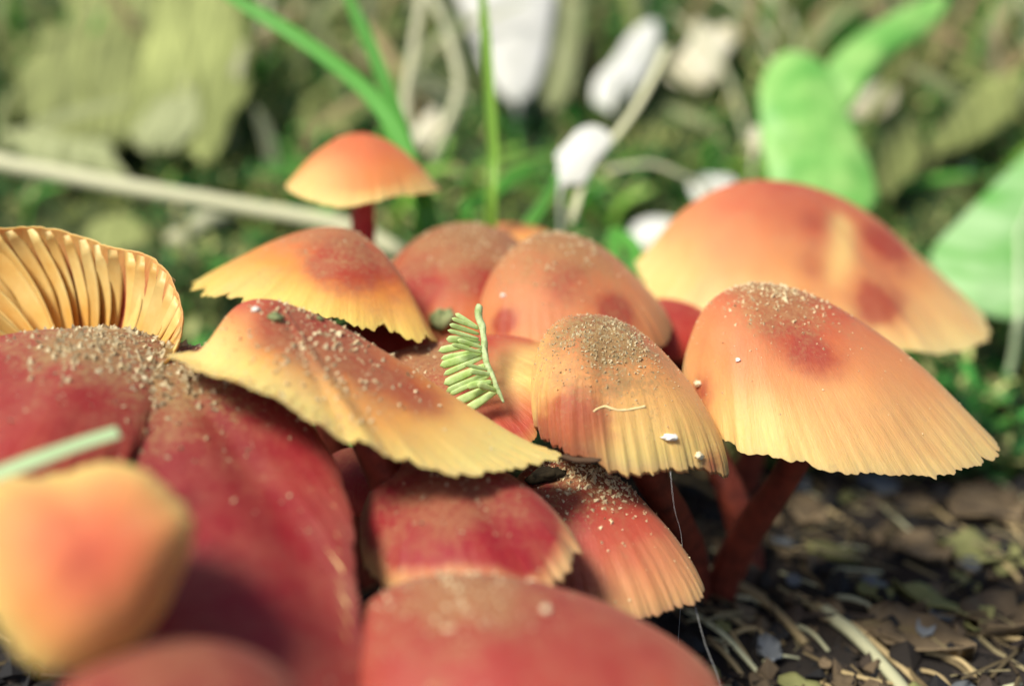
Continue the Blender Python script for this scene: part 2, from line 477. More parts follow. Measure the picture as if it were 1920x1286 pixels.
def mushroom(label, apex, rim, b=1.4, colors=None, base=None, stem_r=0.13, dscale=1.0, seed=0, blots_shade=(), pales=(), dust_c=None,
             dust_r=0.55, dust=0.6, nflecks=900, fleck=0.022, jag=0.03, stria=0.012, lump=0.065, center=None, matkw=None, nth=420, ns=50,
             group='mushrooms of the red cluster', name='mushroom', gills=True, stem_mat=None, thick=0.72, build_scurf=True, stemtop=None):
    D = lambda q: P(q[0], q[1], q[2] * dscale)
    A = D(apex); rimw = [D(q) for q in rim]
    Cc = D(center) if center else None
    G, S, C, ax, rad, Rj = cap_surface(A, rimw, Cc, b, 1.0, nth, ns, seed, stria, jag, lump)
    # underside shell
    Un = np.zeros((ns // 2 + 1, nth, 3))
    Hv = A - C
    def row(t):
        j0 = min(ns - 1, int(t * ns)); f = t * ns - j0
        return G[j0] * (1 - f) + G[j0 + 1] * f
    for j in range(ns // 2 + 1):
        t = 1 - j / (ns // 2) * 0.93
        r = math.sin(t * math.pi / 2); h = max(0, math.cos(t * math.pi / 2)) ** b
        Un[j] = row(t) - Hv * (h * (1 - thick * 0.85)) - (ax * 0.006 if j else 0)
    V = np.concatenate([G.reshape(-1, 3), Un[1:].reshape(-1, 3)])
    F = grid_faces(ns, nth)
    nu = ns // 2
    off = (ns + 1) * nth
    for i in range(nth):
        i2 = (i + 1) % nth
        F.append((ns * nth + i, off + i, off + i2, ns * nth + i2))
    F += grid_faces(nu - 1, nth, off)
    F.append(tuple(off + (nu - 1) * nth + i for i in range(nth)))
    s_all = np.concatenate([S.ravel(), np.repeat(np.linspace(1, 0.9, nu), nth)])
    u_all = np.concatenate([np.tile(np.arange(nth) / nth, ns + 1), np.tile(np.arange(nth) / nth, nu)])
    # blotches and painted shade: pixel -> nearest point of this surface that faces the camera -> 3-D falloff
    flat = G.reshape(-1, 3); pr = proj(flat)
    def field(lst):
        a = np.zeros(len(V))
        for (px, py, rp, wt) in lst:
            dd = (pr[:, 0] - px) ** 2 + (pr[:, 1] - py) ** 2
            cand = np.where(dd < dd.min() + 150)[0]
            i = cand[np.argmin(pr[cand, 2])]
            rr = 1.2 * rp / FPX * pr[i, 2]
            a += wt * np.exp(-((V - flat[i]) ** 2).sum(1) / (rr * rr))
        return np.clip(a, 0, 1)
    blot = field(blots_shade); pale = field(pales)
    dc = flat[np.argmin((pr[:, 0] - dust_c[0]) ** 2 + (pr[:, 1] - dust_c[1]) ** 2 + (pr[:, 2] - pr[:, 2].min()) * 20)] if dust_c else A
    dustv = np.exp(-((V - dc) ** 2).sum(1) / (dust_r * 1.35 * rad) ** 2)
    # a downward blur along the slope keeps the scurf on what looks up
    kw = dict(c_apex=RED_AP, c_mid=RED, c_out=ORG, c_rim=YEL)
    kw.update(colors or {}); kw.update(matkw or {})
    mat = cap_mat('cap_skin_%02d' % seed, dust=dust, seed=seed * 0.37, **kw)
    # stem
    if base is None:
        bx, by = C[0] * 0.82 , C[1] + (7.3 - C[1]) * 0.12 + 0.1
        base = (bx, by)
    B = np.array([base[0], base[1], ground(base[0], base[1]) - 0.12])
    root = empty(name, B + np.array([0, 0, 0.12]), label, 'mushroom', group)
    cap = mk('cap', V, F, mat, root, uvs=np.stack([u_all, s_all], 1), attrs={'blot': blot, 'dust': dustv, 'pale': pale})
    T = C + Hv * (thick * 0.80) if stemtop is None else D(stemtop)
    dn = -ax
    L = np.linalg.norm(T - B)
    ts = np.linspace(0, 1, 22)[:, None]
    c1 = T + dn * L * 0.35; c2 = B + np.array([0, 0, 1]) * L * 0.35
    path = (1 - ts) ** 3 * T + 3 * (1 - ts) ** 2 * ts * c1 + 3 * (1 - ts) * ts ** 2 * c2 + ts ** 3 * B
    sv, sf, suv = tube(path, stem_r * (1.05 - 0.12 * np.sin(ts[:, 0] * math.pi) + 0.10 * ts[:, 0]) * np.interp(ts[:, 0], [0, .06, .14], [.3, .75, 1]), 14, wob=0.18, seed=seed)
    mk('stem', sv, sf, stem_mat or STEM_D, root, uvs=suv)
    if gills:
        GV, GF = [], []
        n = 64
        for q in range(n):
            i = int(q * nth / n)
            Ri = G[ns, i]
            side = np.cross(ax, Ri - C); side /= np.linalg.norm(side) + 1e-9
            m = 9; o0 = len(GV)
            r0 = 0.16 if q % 2 == 0 else 0.5
            for j in range(m):
                r = r0 + (0.95 - r0) * j / (m - 1)
                t = math.asin(r) / (math.pi / 2)
                h = math.cos(t * math.pi / 2) ** b
                top = row(t)[i] - Hv * (h * (1 - thick * 0.85))
                dep = 0.17 * rad * (1 - r ** 4) * min(1, (r - r0) * 6 + 0.25) * (1 if q % 2 == 0 else 0.7)
                for sg in (-1, 1):
                    GV.append(top + side * sg * 0.008 + ax * 0.012); GV.append(top + side * sg * 0.005 - ax * dep)
            for j in range(m - 1):
                a = o0 + j * 4; c = a + 4
                GF += [(a, a + 1, c + 1, c), (a + 2, c + 2, c + 3, a + 3), (a + 1, a + 3, c + 3, c + 1)]
        g = mk('gills', GV, GF, GILL, cap, smooth=False)
        g['kind'] = 'stuff'
    # scurf flecks: tiny buff scales standing on the skin
    if nflecks:
        FV, FF = [], []
        rs = np.random.default_rng(500 + seed)
        Nn = np.zeros_like(G)
        Nn[1:-1] = np.cross(np.roll(G, -1, 1)[1:-1] - np.roll(G, 1, 1)[1:-1], G[2:] - G[:-2])
        Nn[0] = ax; Nn[-1] = Nn[-2]
        Nn /= np.linalg.norm(Nn, axis=2)[:, :, None] + 1e-12
        if (Nn[ns // 2] * ax).sum() < 0: Nn[1:] = -Nn[1:]
        dgrid = dustv[:(ns + 1) * nth].reshape(ns + 1, nth)
        made = 0; tries = 0
        while made < nflecks and tries < nflecks * 40:
            tries += 1
            r = math.sqrt(rs.random()) * 0.985
            jf = math.asin(r) / (math.pi / 2) * ns
            i = rs.integers(nth); j = int(jf)
            wgt = dgrid[j, i] ** 1.7 * (0.35 + 1.3 * max(0.0, n3(G[j, i][0] * 6, G[j, i][1] * 6, G[j, i][2] * 6) + 0.25)) + 0.04
            if rs.random() > wgt: continue
            i2 = (i + 1) % nth; f = rs.random(); fj = jf - j
            j2 = min(ns, j + 1)
            p = (G[j, i] * (1 - f) + G[j, i2] * f) * (1 - fj) + (G[j2, i] * (1 - f) + G[j2, i2] * f) * fj
            nn = Nn[max(j, 1), i]
            a = np.cross(nn, rs.normal(size=3)); a /= np.linalg.norm(a) + 1e-9
            c = np.cross(nn, a)
            sz = fleck * 0.75 * (0.3 + 1.6 * rs.random() ** 4) * (0.55 + 0.6 * dgrid[j, i])
            lean = a * rs.random() * 0.9
            o0 = len(FV)
            FV += [p + a * sz * 0.7 - nn * 0.004, p - a * sz * 0.35 + c * sz * 0.5 - nn * 0.004, p - a * sz * 0.35 - c * sz * 0.5 - nn * 0.004,
                   p + (nn * (0.35 + 0.6 * rs.random()) + lean) * sz]
            FF += [(o0, o0 + 1, o0 + 3), (o0 + 1, o0 + 2, o0 + 3), (o0 + 2, o0, o0 + 3)]
            made += 1
        sc = mk('scurf', FV, FF, SCURF, cap, smooth=False)
        sc['kind'] = 'stuff'
    return dict(root=root, G=G, C=C, A=A, ax=ax, N=Nn if nflecks else None, rad=rad)

def surf_pt(mm, px, py):
    """point of a mushroom's skin that shows at a pixel, and the skin's normal there"""
    G = mm['G']; pr = proj(G)
    dd = (pr[..., 0] - px) ** 2 + (pr[..., 1] - py) ** 2 + np.maximum(0, pr[..., 2] - pr[..., 2].min()) * 40
    j, i = np.unravel_index(np.argmin(dd), dd.shape)
    return G[j, i], (mm['N'][j, i] if mm['N'] is not None else mm['ax'])

M = {}
M['A'] = mushroom('small slender mushroom with pointed orange cap rising alone above the others on a red stem',
    (680, 250, 9.7), [(537, 347, 9.7), (560, 368, 9.25), (600, 382, 9.05), (645, 387, 8.95), (700, 376, 9.0), (760, 363, 9.2), (826, 357, 9.6), (800, 341, 10.1), (720, 326, 10.4), (640, 322, 10.4), (570, 330, 10.1)],
    b=2.2, seed=1, colors=dict(c_apex=(0.58, 0.10, 0.035), c_mid=(0.64, 0.14, 0.05), c_out=(0.72, 0.25, 0.07), c_rim=YEL), stem_r=0.118, stem_mat=STEM, nflecks=0, dust=0.15, jag=0.015, base=(-1.36, 9.75), matkw=dict(e1=0.4, e2=0.68, e3=0.92, patch=0.15), pales=[(555, 350, 60, .8)])
M['B'] = mushroom('orange cap with red crown and toothed yellow rim below the slender small mushroom',
    (650, 428, 8.1), [(365, 528, 8.1), (372, 545, 7.75), (430, 556, 7.5), (500, 567, 7.35), (560, 583, 7.25), (620, 601, 7.2), (680, 613, 7.25), (740, 628, 7.35), (808, 638, 7.55), (790, 605, 8.2), (720, 565, 8.7), (620, 535, 8.9), (500, 512, 8.8), (410, 508, 8.5)],
    b=2.25, seed=2, dscale=1.02, colors=dict(c_apex=(0.42, 0.05, 0.025), c_mid=(0.56, 0.09, 0.03), c_out=(0.74, 0.27, 0.05), c_rim=(0.84, 0.58, 0.14)), blots_shade=[(690, 490, 85, 1), (620, 450, 60, .5)], pales=[(420, 545, 50, .6)], nflecks=250, jag=0.05, matkw=dict(e1=0.28, e2=0.55, e3=0.9))
M['C'] = mushroom('brown dusted red cap pressed behind the broad blotchy cap, beside the orange toothed one',
    (865, 430, 8.7), [(700, 600, 8.5), (760, 645, 8.0), (840, 665, 7.75), (930, 655, 7.85), (1000, 600, 8.4), (1000, 540, 9.2), (900, 510, 9.6), (800, 520, 9.5), (730, 550, 9.1)],
    b=1.05, seed=3, dscale=1.06, colors=dict(c_apex=(0.28, 0.07, 0.03), c_mid=(0.34, 0.07, 0.035), c_out=(0.40, 0.08, 0.035), c_rim=(0.6, 0.2, 0.06)), blots_shade=[(765, 560, 45, 1), (930, 520, 40, 1), (770, 500, 40, .7)], dust_c=(880, 440), dust_r=0.7, nflecks=700)
M['D'] = mushroom('broad domed cap blotched red and tan with a brown dusty top, behind the green sprig',
    (1040, 440, 8.3), [(903, 612, 8.2), (940, 650, 7.8), (1020, 685, 7.6), (1120, 690, 7.6), (1200, 670, 7.8), (1252, 636, 8.2), (1230, 590, 8.9), (1120, 555, 9.3), (1000, 560, 9.2), (930, 580, 8.7)],
    b=1.6, seed=4, dscale=1.03, colors=dict(c_apex=(0.36, 0.12, 0.05), c_mid=(0.48, 0.15, 0.06), c_out=(0.60, 0.23, 0.09), c_rim=(0.64, 0.28, 0.11)), blots_shade=[(1160, 580, 42, 1), (1080, 500, 40, .7), (935, 600, 28, .9), (1040, 540, 40, .35)], dust_c=(1040, 448), dust_r=0.6, nflecks=900, jag=0.02)
M['E'] = mushroom('half hidden flat cap with crinkled yellow edge lying under the green sprig',
    (815, 668, 7.55), [(1020, 650, 7.75), (1017, 700, 7.35), (1012, 750, 7.1), (1003, 815, 6.9), (960, 850, 6.8), (880, 870, 6.8), (800, 860, 6.95), (700, 820, 7.2), (650, 760, 7.6), (700, 700, 8.0), (800, 665, 8.25), (920, 646, 8.2)],
    b=1.5, seed=5, colors=dict(c_apex=(0.30, 0.08, 0.04), c_mid=(0.38, 0.05, 0.03), c_out=(0.44, 0.06, 0.03), c_rim=(0.74, 0.38, 0.10)), blots_shade=[(960, 790, 60, .7)], pales=[(980, 690, 55, 1.0), (1010, 660, 40, .8)], dust_c=(790, 690), dust_r=0.5, nflecks=500, jag=0.03, matkw=dict(e1=0.3, e2=0.75, e3=1.0))
M['F'] = mushroom('long slanting cap with dusty red ridge and wide bright yellow toothed edge',
    (530, 567, 6.75), [(314, 664, 6.5), (380, 693, 6.2), (440, 714, 6.05), (520, 749, 6.0), (590, 794, 5.95), (640, 823, 5.95), (690, 833, 5.95), (740, 861, 6.0), (800, 877, 6.05), (870, 890, 6.15), (930, 884, 6.3), (990, 873, 6.5), (1052, 851, 6.8), (960, 840, 7.05), (860, 800, 7.15), (740, 750, 7.2), (620, 705, 7.15), (500, 675, 7.0), (400, 662, 6.8)],
    b=4.0, seed=6, dscale=0.95, colors=dict(c_apex=(0.38, 0.045, 0.025), c_mid=(0.46, 0.05, 0.025), c_out=(0.74, 0.32, 0.07), c_rim=(0.86, 0.64, 0.20)), blots_shade=[(600, 640, 70, .8), (700, 690, 60, .8), (520, 605, 50, .5), (800, 745, 60, .6), (640, 610, 50, .6)], pales=[(370, 655, 60, .9), (860, 850, 90, .4), (560, 740, 90, .5)], dust_c=(640, 645), dust_r=0.55, nflecks=2200, fleck=0.026, jag=0.035, dust=0.35, matkw=dict(e1=0.26, e2=0.5, e3=0.78, patch=0.1))
M['H'] = mushroom('wide red cap with flaky buff crown crossed by the cut grass blade',
    (170, 632, 6.0), [(320, 700, 6.1), (290, 790, 5.6), (235, 870, 5.2), (120, 910, 4.9), (0, 905, 4.8), (-120, 860, 5.0), (-180, 760, 5.4), (-150, 700, 5.8), (0, 680, 6.1), (150, 675, 6.2), (250, 680, 6.1)],
    b=1.3, seed=7, dscale=1.08, colors=dict(c_apex=(0.36, 0.12, 0.06), c_mid=(0.30, 0.045, 0.03), c_out=(0.28, 0.025, 0.022), c_rim=(0.30, 0.03, 0.02)), blots_shade=[(170, 740, 50, .9), (60, 820, 80, .9)], dust_c=(210, 640), dust_r=0.6, nflecks=1600, fleck=0.035, dust=0.8)
M['I'] = mushroom('huge dark red bell shaped cap with granular buff patch on its shoulder',
    (330, 722, 5.6), [(600, 830, 5.6), (650, 930, 5.2), (668, 1100, 4.75), (690, 1290, 4.35), (610, 1410, 4.0), (450, 1440, 3.9), (300, 1420, 3.95), (180, 1280, 4.2), (140, 1060, 4.7), (150, 880, 5.2), (230, 770, 5.7), (420, 750, 5.9)],
    b=1.15, seed=8, dscale=1.12, colors=dict(c_apex=(0.30, 0.09, 0.045), c_mid=(0.22, 0.012, 0.018), c_out=(0.27, 0.012, 0.020), c_rim=(0.30, 0.035, 0.032)), matkw=dict(stri=0.1), blots_shade=[(560, 880, 90, .6)], dust_c=(290, 700), dust_r=0.42, nflecks=1500, fleck=0.045, dust=0.85, jag=0.01)
M['J'] = mushroom('tilted little orange cap with a red centre and yellow edge beside the cut grass blade',
    (165, 1030, 3.75), [(-20, 905, 4.4), (100, 888, 4.45), (180, 865, 4.4), (235, 868, 4.35), (280, 885, 4.3), (325, 930, 4.2), (358, 975, 4.1), (350, 1040, 4.0), (310, 1130, 3.9), (250, 1210, 3.85), (170, 1245, 3.8), (90, 1255, 3.8), (30, 1220, 3.85), (-30, 1120, 3.95), (-60, 1000, 4.2)],
    b=1.7, seed=9, dscale=1.08, colors=dict(c_apex=(0.58, 0.10, 0.05), c_mid=(0.62, 0.15, 0.06), c_out=(0.74, 0.32, 0.10), c_rim=(0.82, 0.56, 0.16)), nflecks=0, dust=0.1, jag=0.02, blots_shade=[(170, 1040, 60, .5)], base=(-1.3, 4.6), matkw=dict(e1=0.3, e2=0.62, e3=0.9, patch=0.1))
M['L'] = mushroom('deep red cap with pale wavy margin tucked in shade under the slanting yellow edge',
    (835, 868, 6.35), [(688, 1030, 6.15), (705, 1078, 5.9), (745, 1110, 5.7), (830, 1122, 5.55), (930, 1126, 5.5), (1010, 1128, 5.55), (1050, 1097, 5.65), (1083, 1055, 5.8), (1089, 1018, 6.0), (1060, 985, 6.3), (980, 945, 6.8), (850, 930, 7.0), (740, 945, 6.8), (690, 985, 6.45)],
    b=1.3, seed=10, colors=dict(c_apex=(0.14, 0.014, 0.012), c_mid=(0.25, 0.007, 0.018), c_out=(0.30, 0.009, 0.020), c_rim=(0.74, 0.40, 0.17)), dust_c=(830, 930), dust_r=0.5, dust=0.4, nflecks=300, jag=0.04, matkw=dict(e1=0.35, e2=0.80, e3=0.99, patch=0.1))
M['M'] = mushroom('red cap with buff flecked crown and ribbed orange margin below the rounded ribbed cap',
    (1065, 866, 7.05), [(1313, 1098, 6.7), (1300, 1128, 6.5), (1260, 1143, 6.4), (1210, 1157, 6.3), (1150, 1164, 6.25), (1060, 1160, 6.3), (980, 1120, 6.5), (940, 1050, 6.9), (960, 990, 7.35), (1060, 975, 7.6), (1180, 1000, 7.5), (1270, 1045, 7.15)],
    b=1.3, seed=11, colors=dict(c_apex=(0.28, 0.035, 0.025), c_mid=(0.32, 0.022, 0.022), c_out=(0.50, 0.085, 0.05), c_rim=(0.72, 0.38, 0.16)), blots_shade=[(1060, 960, 50, .7), (1080, 1090, 70, .7)], dust_c=(1100, 890), dust_r=0.42, nflecks=1500, fleck=0.03, jag=0.03, stria=0.014, matkw=dict(e1=0.3, e2=0.62, e3=0.95, patch=0.05))
M['N'] = mushroom('big smooth pinkish red cap in front of the wavy deep red one',
    (880, 1098, 5.2), [(640, 1270, 5.2), (680, 1400, 4.6), (850, 1480, 4.3), (1050, 1480, 4.25), (1240, 1420, 4.5), (1345, 1320, 5.0), (1310, 1255, 5.45), (1150, 1200, 5.75), (950, 1175, 5.85), (760, 1185, 5.75), (660, 1220, 5.5)],
    b=1.5, seed=12, colors=dict(c_apex=(0.40, 0.12, 0.06), c_mid=(0.32, 0.042, 0.034), c_out=(0.38, 0.05, 0.04), c_rim=(0.45, 0.10, 0.06)), dust_c=(860, 1105), dust_r=0.4, dust=0.5, nflecks=500, fleck=0.028)
M['O'] = mushroom('rounded cap with frosted brown top, ribbed yellow front and white specks, beside the sprig',
    (1142, 608, 7.1), [(1365, 893, 6.9), (1310, 881, 6.7), (1240, 886, 6.6), (1190, 896, 6.55), (1150, 888, 6.55), (1110, 868, 6.55), (1060, 850, 6.6), (1010, 818, 6.8), (1003, 765, 7.05), (1030, 730, 7.4), (1130, 725, 7.65), (1250, 765, 7.55), (1335, 830, 7.25)],
    b=0.9, seed=13, base=tuple(hit(1300, 1120)[:2]), stem_mat=STEM_D, nth=420, ns=60, colors=dict(c_apex=(0.20, 0.055, 0.025), c_mid=(0.50, 0.11, 0.045), c_out=(0.70, 0.30, 0.10), c_rim=(0.80, 0.54, 0.18)), blots_shade=[(1050, 830, 85, 1), (1025, 785, 50, .7), (1110, 840, 40, .5), (1120, 685, 50, .35), (1350, 870, 30, .8), (1310, 780, 40, .35)], pales=[(1180, 850, 45, .8)], dust_c=(1135, 635), dust_r=0.52, dust=0.95, nflecks=3400, fleck=0.019, jag=0.035, stria=0.014, matkw=dict(e1=0.30, e2=0.52, e3=0.9, patch=0.05))  # lower-left blots paint a cast shadow in red, right-edge blot paints shade
M['P'] = mushroom('large conical orange cap with ribbed yellow skirt and granular buff peak',
    (1440, 538, 7.6), [(1882, 838, 7.4), (1850, 868, 7.15), (1780, 887, 6.95), (1700, 891, 6.85), (1600, 887, 6.8), (1500, 871, 6.8), (1450, 853, 6.85), (1400, 849, 6.9), (1362, 826, 7.05), (1310, 790, 7.35), (1290, 735, 7.8), (1400, 700, 8.2), (1550, 705, 8.35), (1700, 740, 8.2), (1820, 785, 7.8)],
    b=1.85, seed=14, nth=420, ns=60, base=tuple(hit(1350, 1115)[:2]), stem_mat=STEM_D, colors=dict(c_apex=(0.30, 0.09, 0.04), c_mid=(0.50, 0.10, 0.045), c_out=(0.68, 0.27, 0.10), c_rim=(0.80, 0.52, 0.20)), blots_shade=[(1540, 650, 60, .7), (1300, 740, 40, .9), (1480, 620, 50, .4)], pales=[(1400, 800, 60, .8), (1480, 840, 60, .5)], dust_c=(1450, 550), dust_r=0.36, nflecks=1600, fleck=0.024, jag=0.025, stria=0.013, matkw=dict(e1=0.3, e2=0.55, e3=0.9, patch=0.08))  # left-edge blot paints the shadow cast by the rounded cap
M['Q'] = mushroom('broad orange mushroom with red blotches and a pale streak standing behind the conical cap',
    (1490, 346, 8.8), [(1187, 493, 8.9), (1200, 540, 8.5), (1240, 583, 8.2), (1290, 604, 8.05), (1400, 640, 7.9), (1550, 655, 7.9), (1690, 658, 8.0), (1760, 664, 8.15), (1835, 647, 8.4), (1864, 614, 8.7), (1800, 560, 9.3), (1650, 515, 9.7), (1500, 490, 9.8), (1330, 478, 9.6), (1230, 480, 9.3)],
    b=2.25, seed=15, dscale=1.14, colors=dict(c_apex=(0.42, 0.06, 0.04), c_mid=(0.52, 0.13, 0.06), c_out=(0.68, 0.30, 0.11), c_rim=(0.82, 0.60, 0.24)), blots_shade=[(1660, 560, 55, 1), (1660, 450, 55, .9), (1540, 410, 40, .7), (1540, 500, 40, .4)], pales=[(1592, 410, 20, .6), (1592, 435, 24, .7), (1588, 462, 24, .7), (1580, 490, 22, .6), (1572, 515, 18, .4), (1240, 530, 60, .8)], nflecks=0, dust=0.15, jag=0.012, matkw=dict(patch=0.05, e1=0.35, e2=0.6))
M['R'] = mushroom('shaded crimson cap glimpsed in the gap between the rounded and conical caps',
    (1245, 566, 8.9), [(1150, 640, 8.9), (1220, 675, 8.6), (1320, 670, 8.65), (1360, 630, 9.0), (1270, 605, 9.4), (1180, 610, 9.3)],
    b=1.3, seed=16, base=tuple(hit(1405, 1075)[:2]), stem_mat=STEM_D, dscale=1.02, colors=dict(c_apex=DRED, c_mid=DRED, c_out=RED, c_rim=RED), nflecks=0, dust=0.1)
M['S'] = mushroom('small yellow orange cap peeping over the back of the dusted caps',
    (955, 422, 9.9), [(880, 478, 9.9), (940, 488, 9.5), (1030, 483, 9.6), (1062, 465, 10.1), (990, 455, 10.4), (910, 457, 10.3)],
    b=1.4, seed=17, dscale=1.06, colors=dict(c_apex=ORG, c_mid=ORG, c_out=(0.76, 0.38, 0.09), c_rim=YEL), nflecks=0, dust=0.1, stem_r=0.1)
M['U'] = mushroom('low dark pink cap below the tilted little orange one',
    (335, 1218, 4.1), [(110, 1330, 4.05), (200, 1440, 3.7), (380, 1470, 3.65), (560, 1400, 3.9), (560, 1300, 4.3), (400, 1260, 4.5), (200, 1270, 4.4)],
    b=1.3, seed=18, colors=dict(c_apex=(0.24, 0.04, 0.03), c_mid=(0.22, 0.025, 0.022), c_out=(0.22, 0.02, 0.02), c_rim=RED), nflecks=0, dust=0.2)

M['V'] = mushroom('added dark crimson cap filling the shadow gap between the huge bell cap and the wavy one',
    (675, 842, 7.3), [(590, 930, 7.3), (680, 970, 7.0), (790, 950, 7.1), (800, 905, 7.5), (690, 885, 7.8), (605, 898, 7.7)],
    b=1.3, seed=19, colors=dict(c_apex=(0.16, 0.02, 0.015), c_mid=(0.18, 0.012, 0.014), c_out=DRED, c_rim=RED), nflecks=0, dust=0.1)  # added cap, its dark red stands in for the shade of the gap
M['W'] = mushroom('added crimson cap filling the shadow gap under the toothed rim of the orange cap, behind the dusty ridge',
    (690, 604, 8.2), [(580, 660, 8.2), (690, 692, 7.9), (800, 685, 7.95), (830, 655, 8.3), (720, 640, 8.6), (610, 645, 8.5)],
    b=1.3, seed=20, dscale=1.02, colors=dict(c_apex=DRED, c_mid=DRED, c_out=DRED, c_rim=RED), nflecks=0, dust=0.1)  # added to close the opening; crimson in place of the shadow there

# the overturned mushroom: its gills face the camera
def overturned():
    rim = [(-140, 470, 7.3), (-60, 438, 7.45), (0, 430, 7.5), (80, 428, 7.5), (150, 445, 7.45), (210, 464, 7.35), (270, 476, 7.25), (310, 502, 7.1), (335, 545, 6.95), (346, 590, 6.8), (342, 632, 6.65), (325, 670, 6.5), (260, 735, 6.4), (150, 770, 6.35), (20, 760, 6.4), (-80, 700, 6.6), (-140, 600, 6.9)]
    ce = (165, 685, 6.95)
    C = P(*ce); rw = [P(*q) for q in rim]
    nth, ns = 260, 30
    apex = C + (P(150, 800, 7.75) - C) * 0.85
    G, S, C, ax, rad, Rj = cap_surface(apex, rw, C, 1.5, 1.0, nth, ns, 31, 0.004, 0.006, 0.03)
    Hv = apex - C
    B2 = np.array([C[0] * 0.9, C[1] + 0.1, 0]); B2[2] = ground(B2[0], B2[1]) - 0.12
    root = empty('mushroom', B2 + np.array([0, 0, .12]), 'overturned mushroom showing its fan of yellow gills beside the slanting cap', 'mushroom', 'mushrooms of the red cluster')
    # shell: outer skin plus inner face
    In = C + (G - C) * 0.985 - ax * 0.05
    In[-1] = G[-1] - ax * 0.02 + (C - G[-1]) * 0.012
    V = np.concatenate([G.reshape(-1, 3), In.reshape(-1, 3)])
    off = (ns + 1) * nth
    F = grid_faces(ns, nth) + grid_faces(ns, nth, off, True)
    for i in range(nth):
        i2 = (i + 1) % nth
        F.append((ns * nth + i, off + ns * nth + i, off + ns * nth + i2, ns * nth + i2))
    mat = cap_mat('cap_skin_31', (0.40, 0.08, 0.04), (0.42, 0.08, 0.04), (0.46, 0.10, 0.04), (0.78, 0.46, 0.14), dust=0.0, seed=3.1, patch=0.1)
    z = np.zeros(len(V))
    uv = np.stack([np.tile(np.arange(nth) / nth, 2 * (ns + 1)), np.tile(S.ravel(), 2)], 1)
    mk('cap', V, F, mat, root, uvs=uv, attrs={'blot': z, 'dust': z, 'pale': z})
    # every gill a blade of its own
    n = 40
    rs = np.random.default_rng(5)
    def ipt(jf, fi):
        j0 = min(ns - 1, int(jf)); f = jf - j0
        i0 = int(math.floor(fi)); g = fi - i0
        A_ = In[j0, i0 % nth] * (1 - g) + In[j0, (i0 + 1) % nth] * g
        B_ = In[j0 + 1, i0 % nth] * (1 - g) + In[j0 + 1, (i0 + 1) % nth] * g
        return A_ * (1 - f) + B_ * f
    for q in range(n):
        fi = (q + 0.35 * (rs.random() - 0.5)) / n * nth
        short = q % 3 == 1 or rs.random() < 0.15
        r0 = 0.12 if not short else 0.45 + 0.15 * rs.random()
        m = 18
        GV, GF = [], []
        bend = 10 + rs.normal(0, 2.0); lean_k = rs.normal(0.05, 0.03); wk = rs.uniform(0.55, 1.0)
        for j in range(m):
            r = r0 + (0.992 - r0) * j / (m - 1)
            jf = math.asin(r) / (math.pi / 2) * ns
            top = ipt(jf, fi + bend * math.sin(math.pi * r) + 0.8 * n3(q * 3.1, r * 2.5))
            e = (G[ns, int(fi) % nth] - C); side = np.cross(ax, e); side /= np.linalg.norm(side)
            half = r * rad * math.pi / n * wk
            dep = (0.24 if not short else 0.15) * (1 - r ** 5) * min(1, (r - r0) * 4 + 0.15) + 0.004
            lean = side * lean_k
            for sx, hz in ((-0.78, -0.03), (-0.42, 0.45), (-0.24, 0.86), (0.0, 1.0), (0.24, 0.86), (0.42, 0.45), (0.78, -0.03)):
                GV.append(top + side * sx * half + lean * max(hz, 0) - ax * dep * hz)
        for j in range(m - 1):
            a = j * 7; c = a + 7
            for k in range(6): GF.append((a + k, a + k + 1, c + k + 1, c + k))
        GF += [tuple(range(6, -1, -1)), tuple((m - 1) * 7 + k for k in range(7))]
        mk('gill', GV, GF, GILL2, root)
    T = C + Hv * 0.7
    L = np.linalg.norm(T - B2)
    ts = np.linspace(0, 1, 20)[:, None]
    c1 = T - ax * L * 0.3; c2 = B2 + np.array([0, 0, L * 0.3])
    path = (1 - ts) ** 3 * T + 3 * (1 - ts) ** 2 * ts * c1 + 3 * (1 - ts) * ts ** 2 * c2 + ts ** 3 * B2
    sv, sf, suv = tube(path, 0.13, 12, wob=0.15)
    mk('stem', sv, sf, STEM, root, uvs=suv)
    return root
overturned()

# ------------------------------------------------------------------ sprig of needles on the flat cap
LEAFM = simple_mat('sprig_green', (0.36, 0.54, 0.13), (0.60, 0.76, 0.34), 1500, 0.55, 0.25, sss=0.12, bdist=0.0001)
RACH = simple_mat('sprig_stalk', (0.30, 0.42, 0.14), (0.60, 0.70, 0.38), 1800, 0.7, 0.6)

def capsule(p0, p1, w, flat, n=12, m=12, view=None):
    """flattened needle leaflet, blunt at its tip and narrow at its base"""
    ax = p1 - p0; L = np.linalg.norm(ax); ax = ax / L
    a = np.cross(ax, view); a /= np.linalg.norm(a); b = np.cross(a, ax)
    V, F = [], []
    for i in range(n + 1):
        t = i / n
        rr = w * (0.55 + 0.45 * math.sin(min(1, t * 1.3) * math.pi / 2)) * math.sqrt(max(0.0, 1 - max(0, (t - 0.86) / 0.14) ** 2)) * (1 if i else 0.6)
        rr = max(rr, w * 0.06)
        sag = -b * 0.0 
        for k in range(m):
            th = 2 * math.pi * k / m
            gro = 1 - 0.25 * math.exp(-((th - math.pi / 2) / 0.35) ** 2)
            V.append(p0 + ax * L * t + a * rr * math.cos(th) + b * rr * flat * math.sin(th) * gro)
    for i in range(n):
        for k in range(m):
            k2 = (k + 1) % m
            F.append((i * m + k, i * m + k2, (i + 1) * m + k2, (i + 1) * m + k))
    F.append(tuple(range(m - 1, -1, -1))); F.append(tuple(n * m + k for k in range(m)))
    return V, F

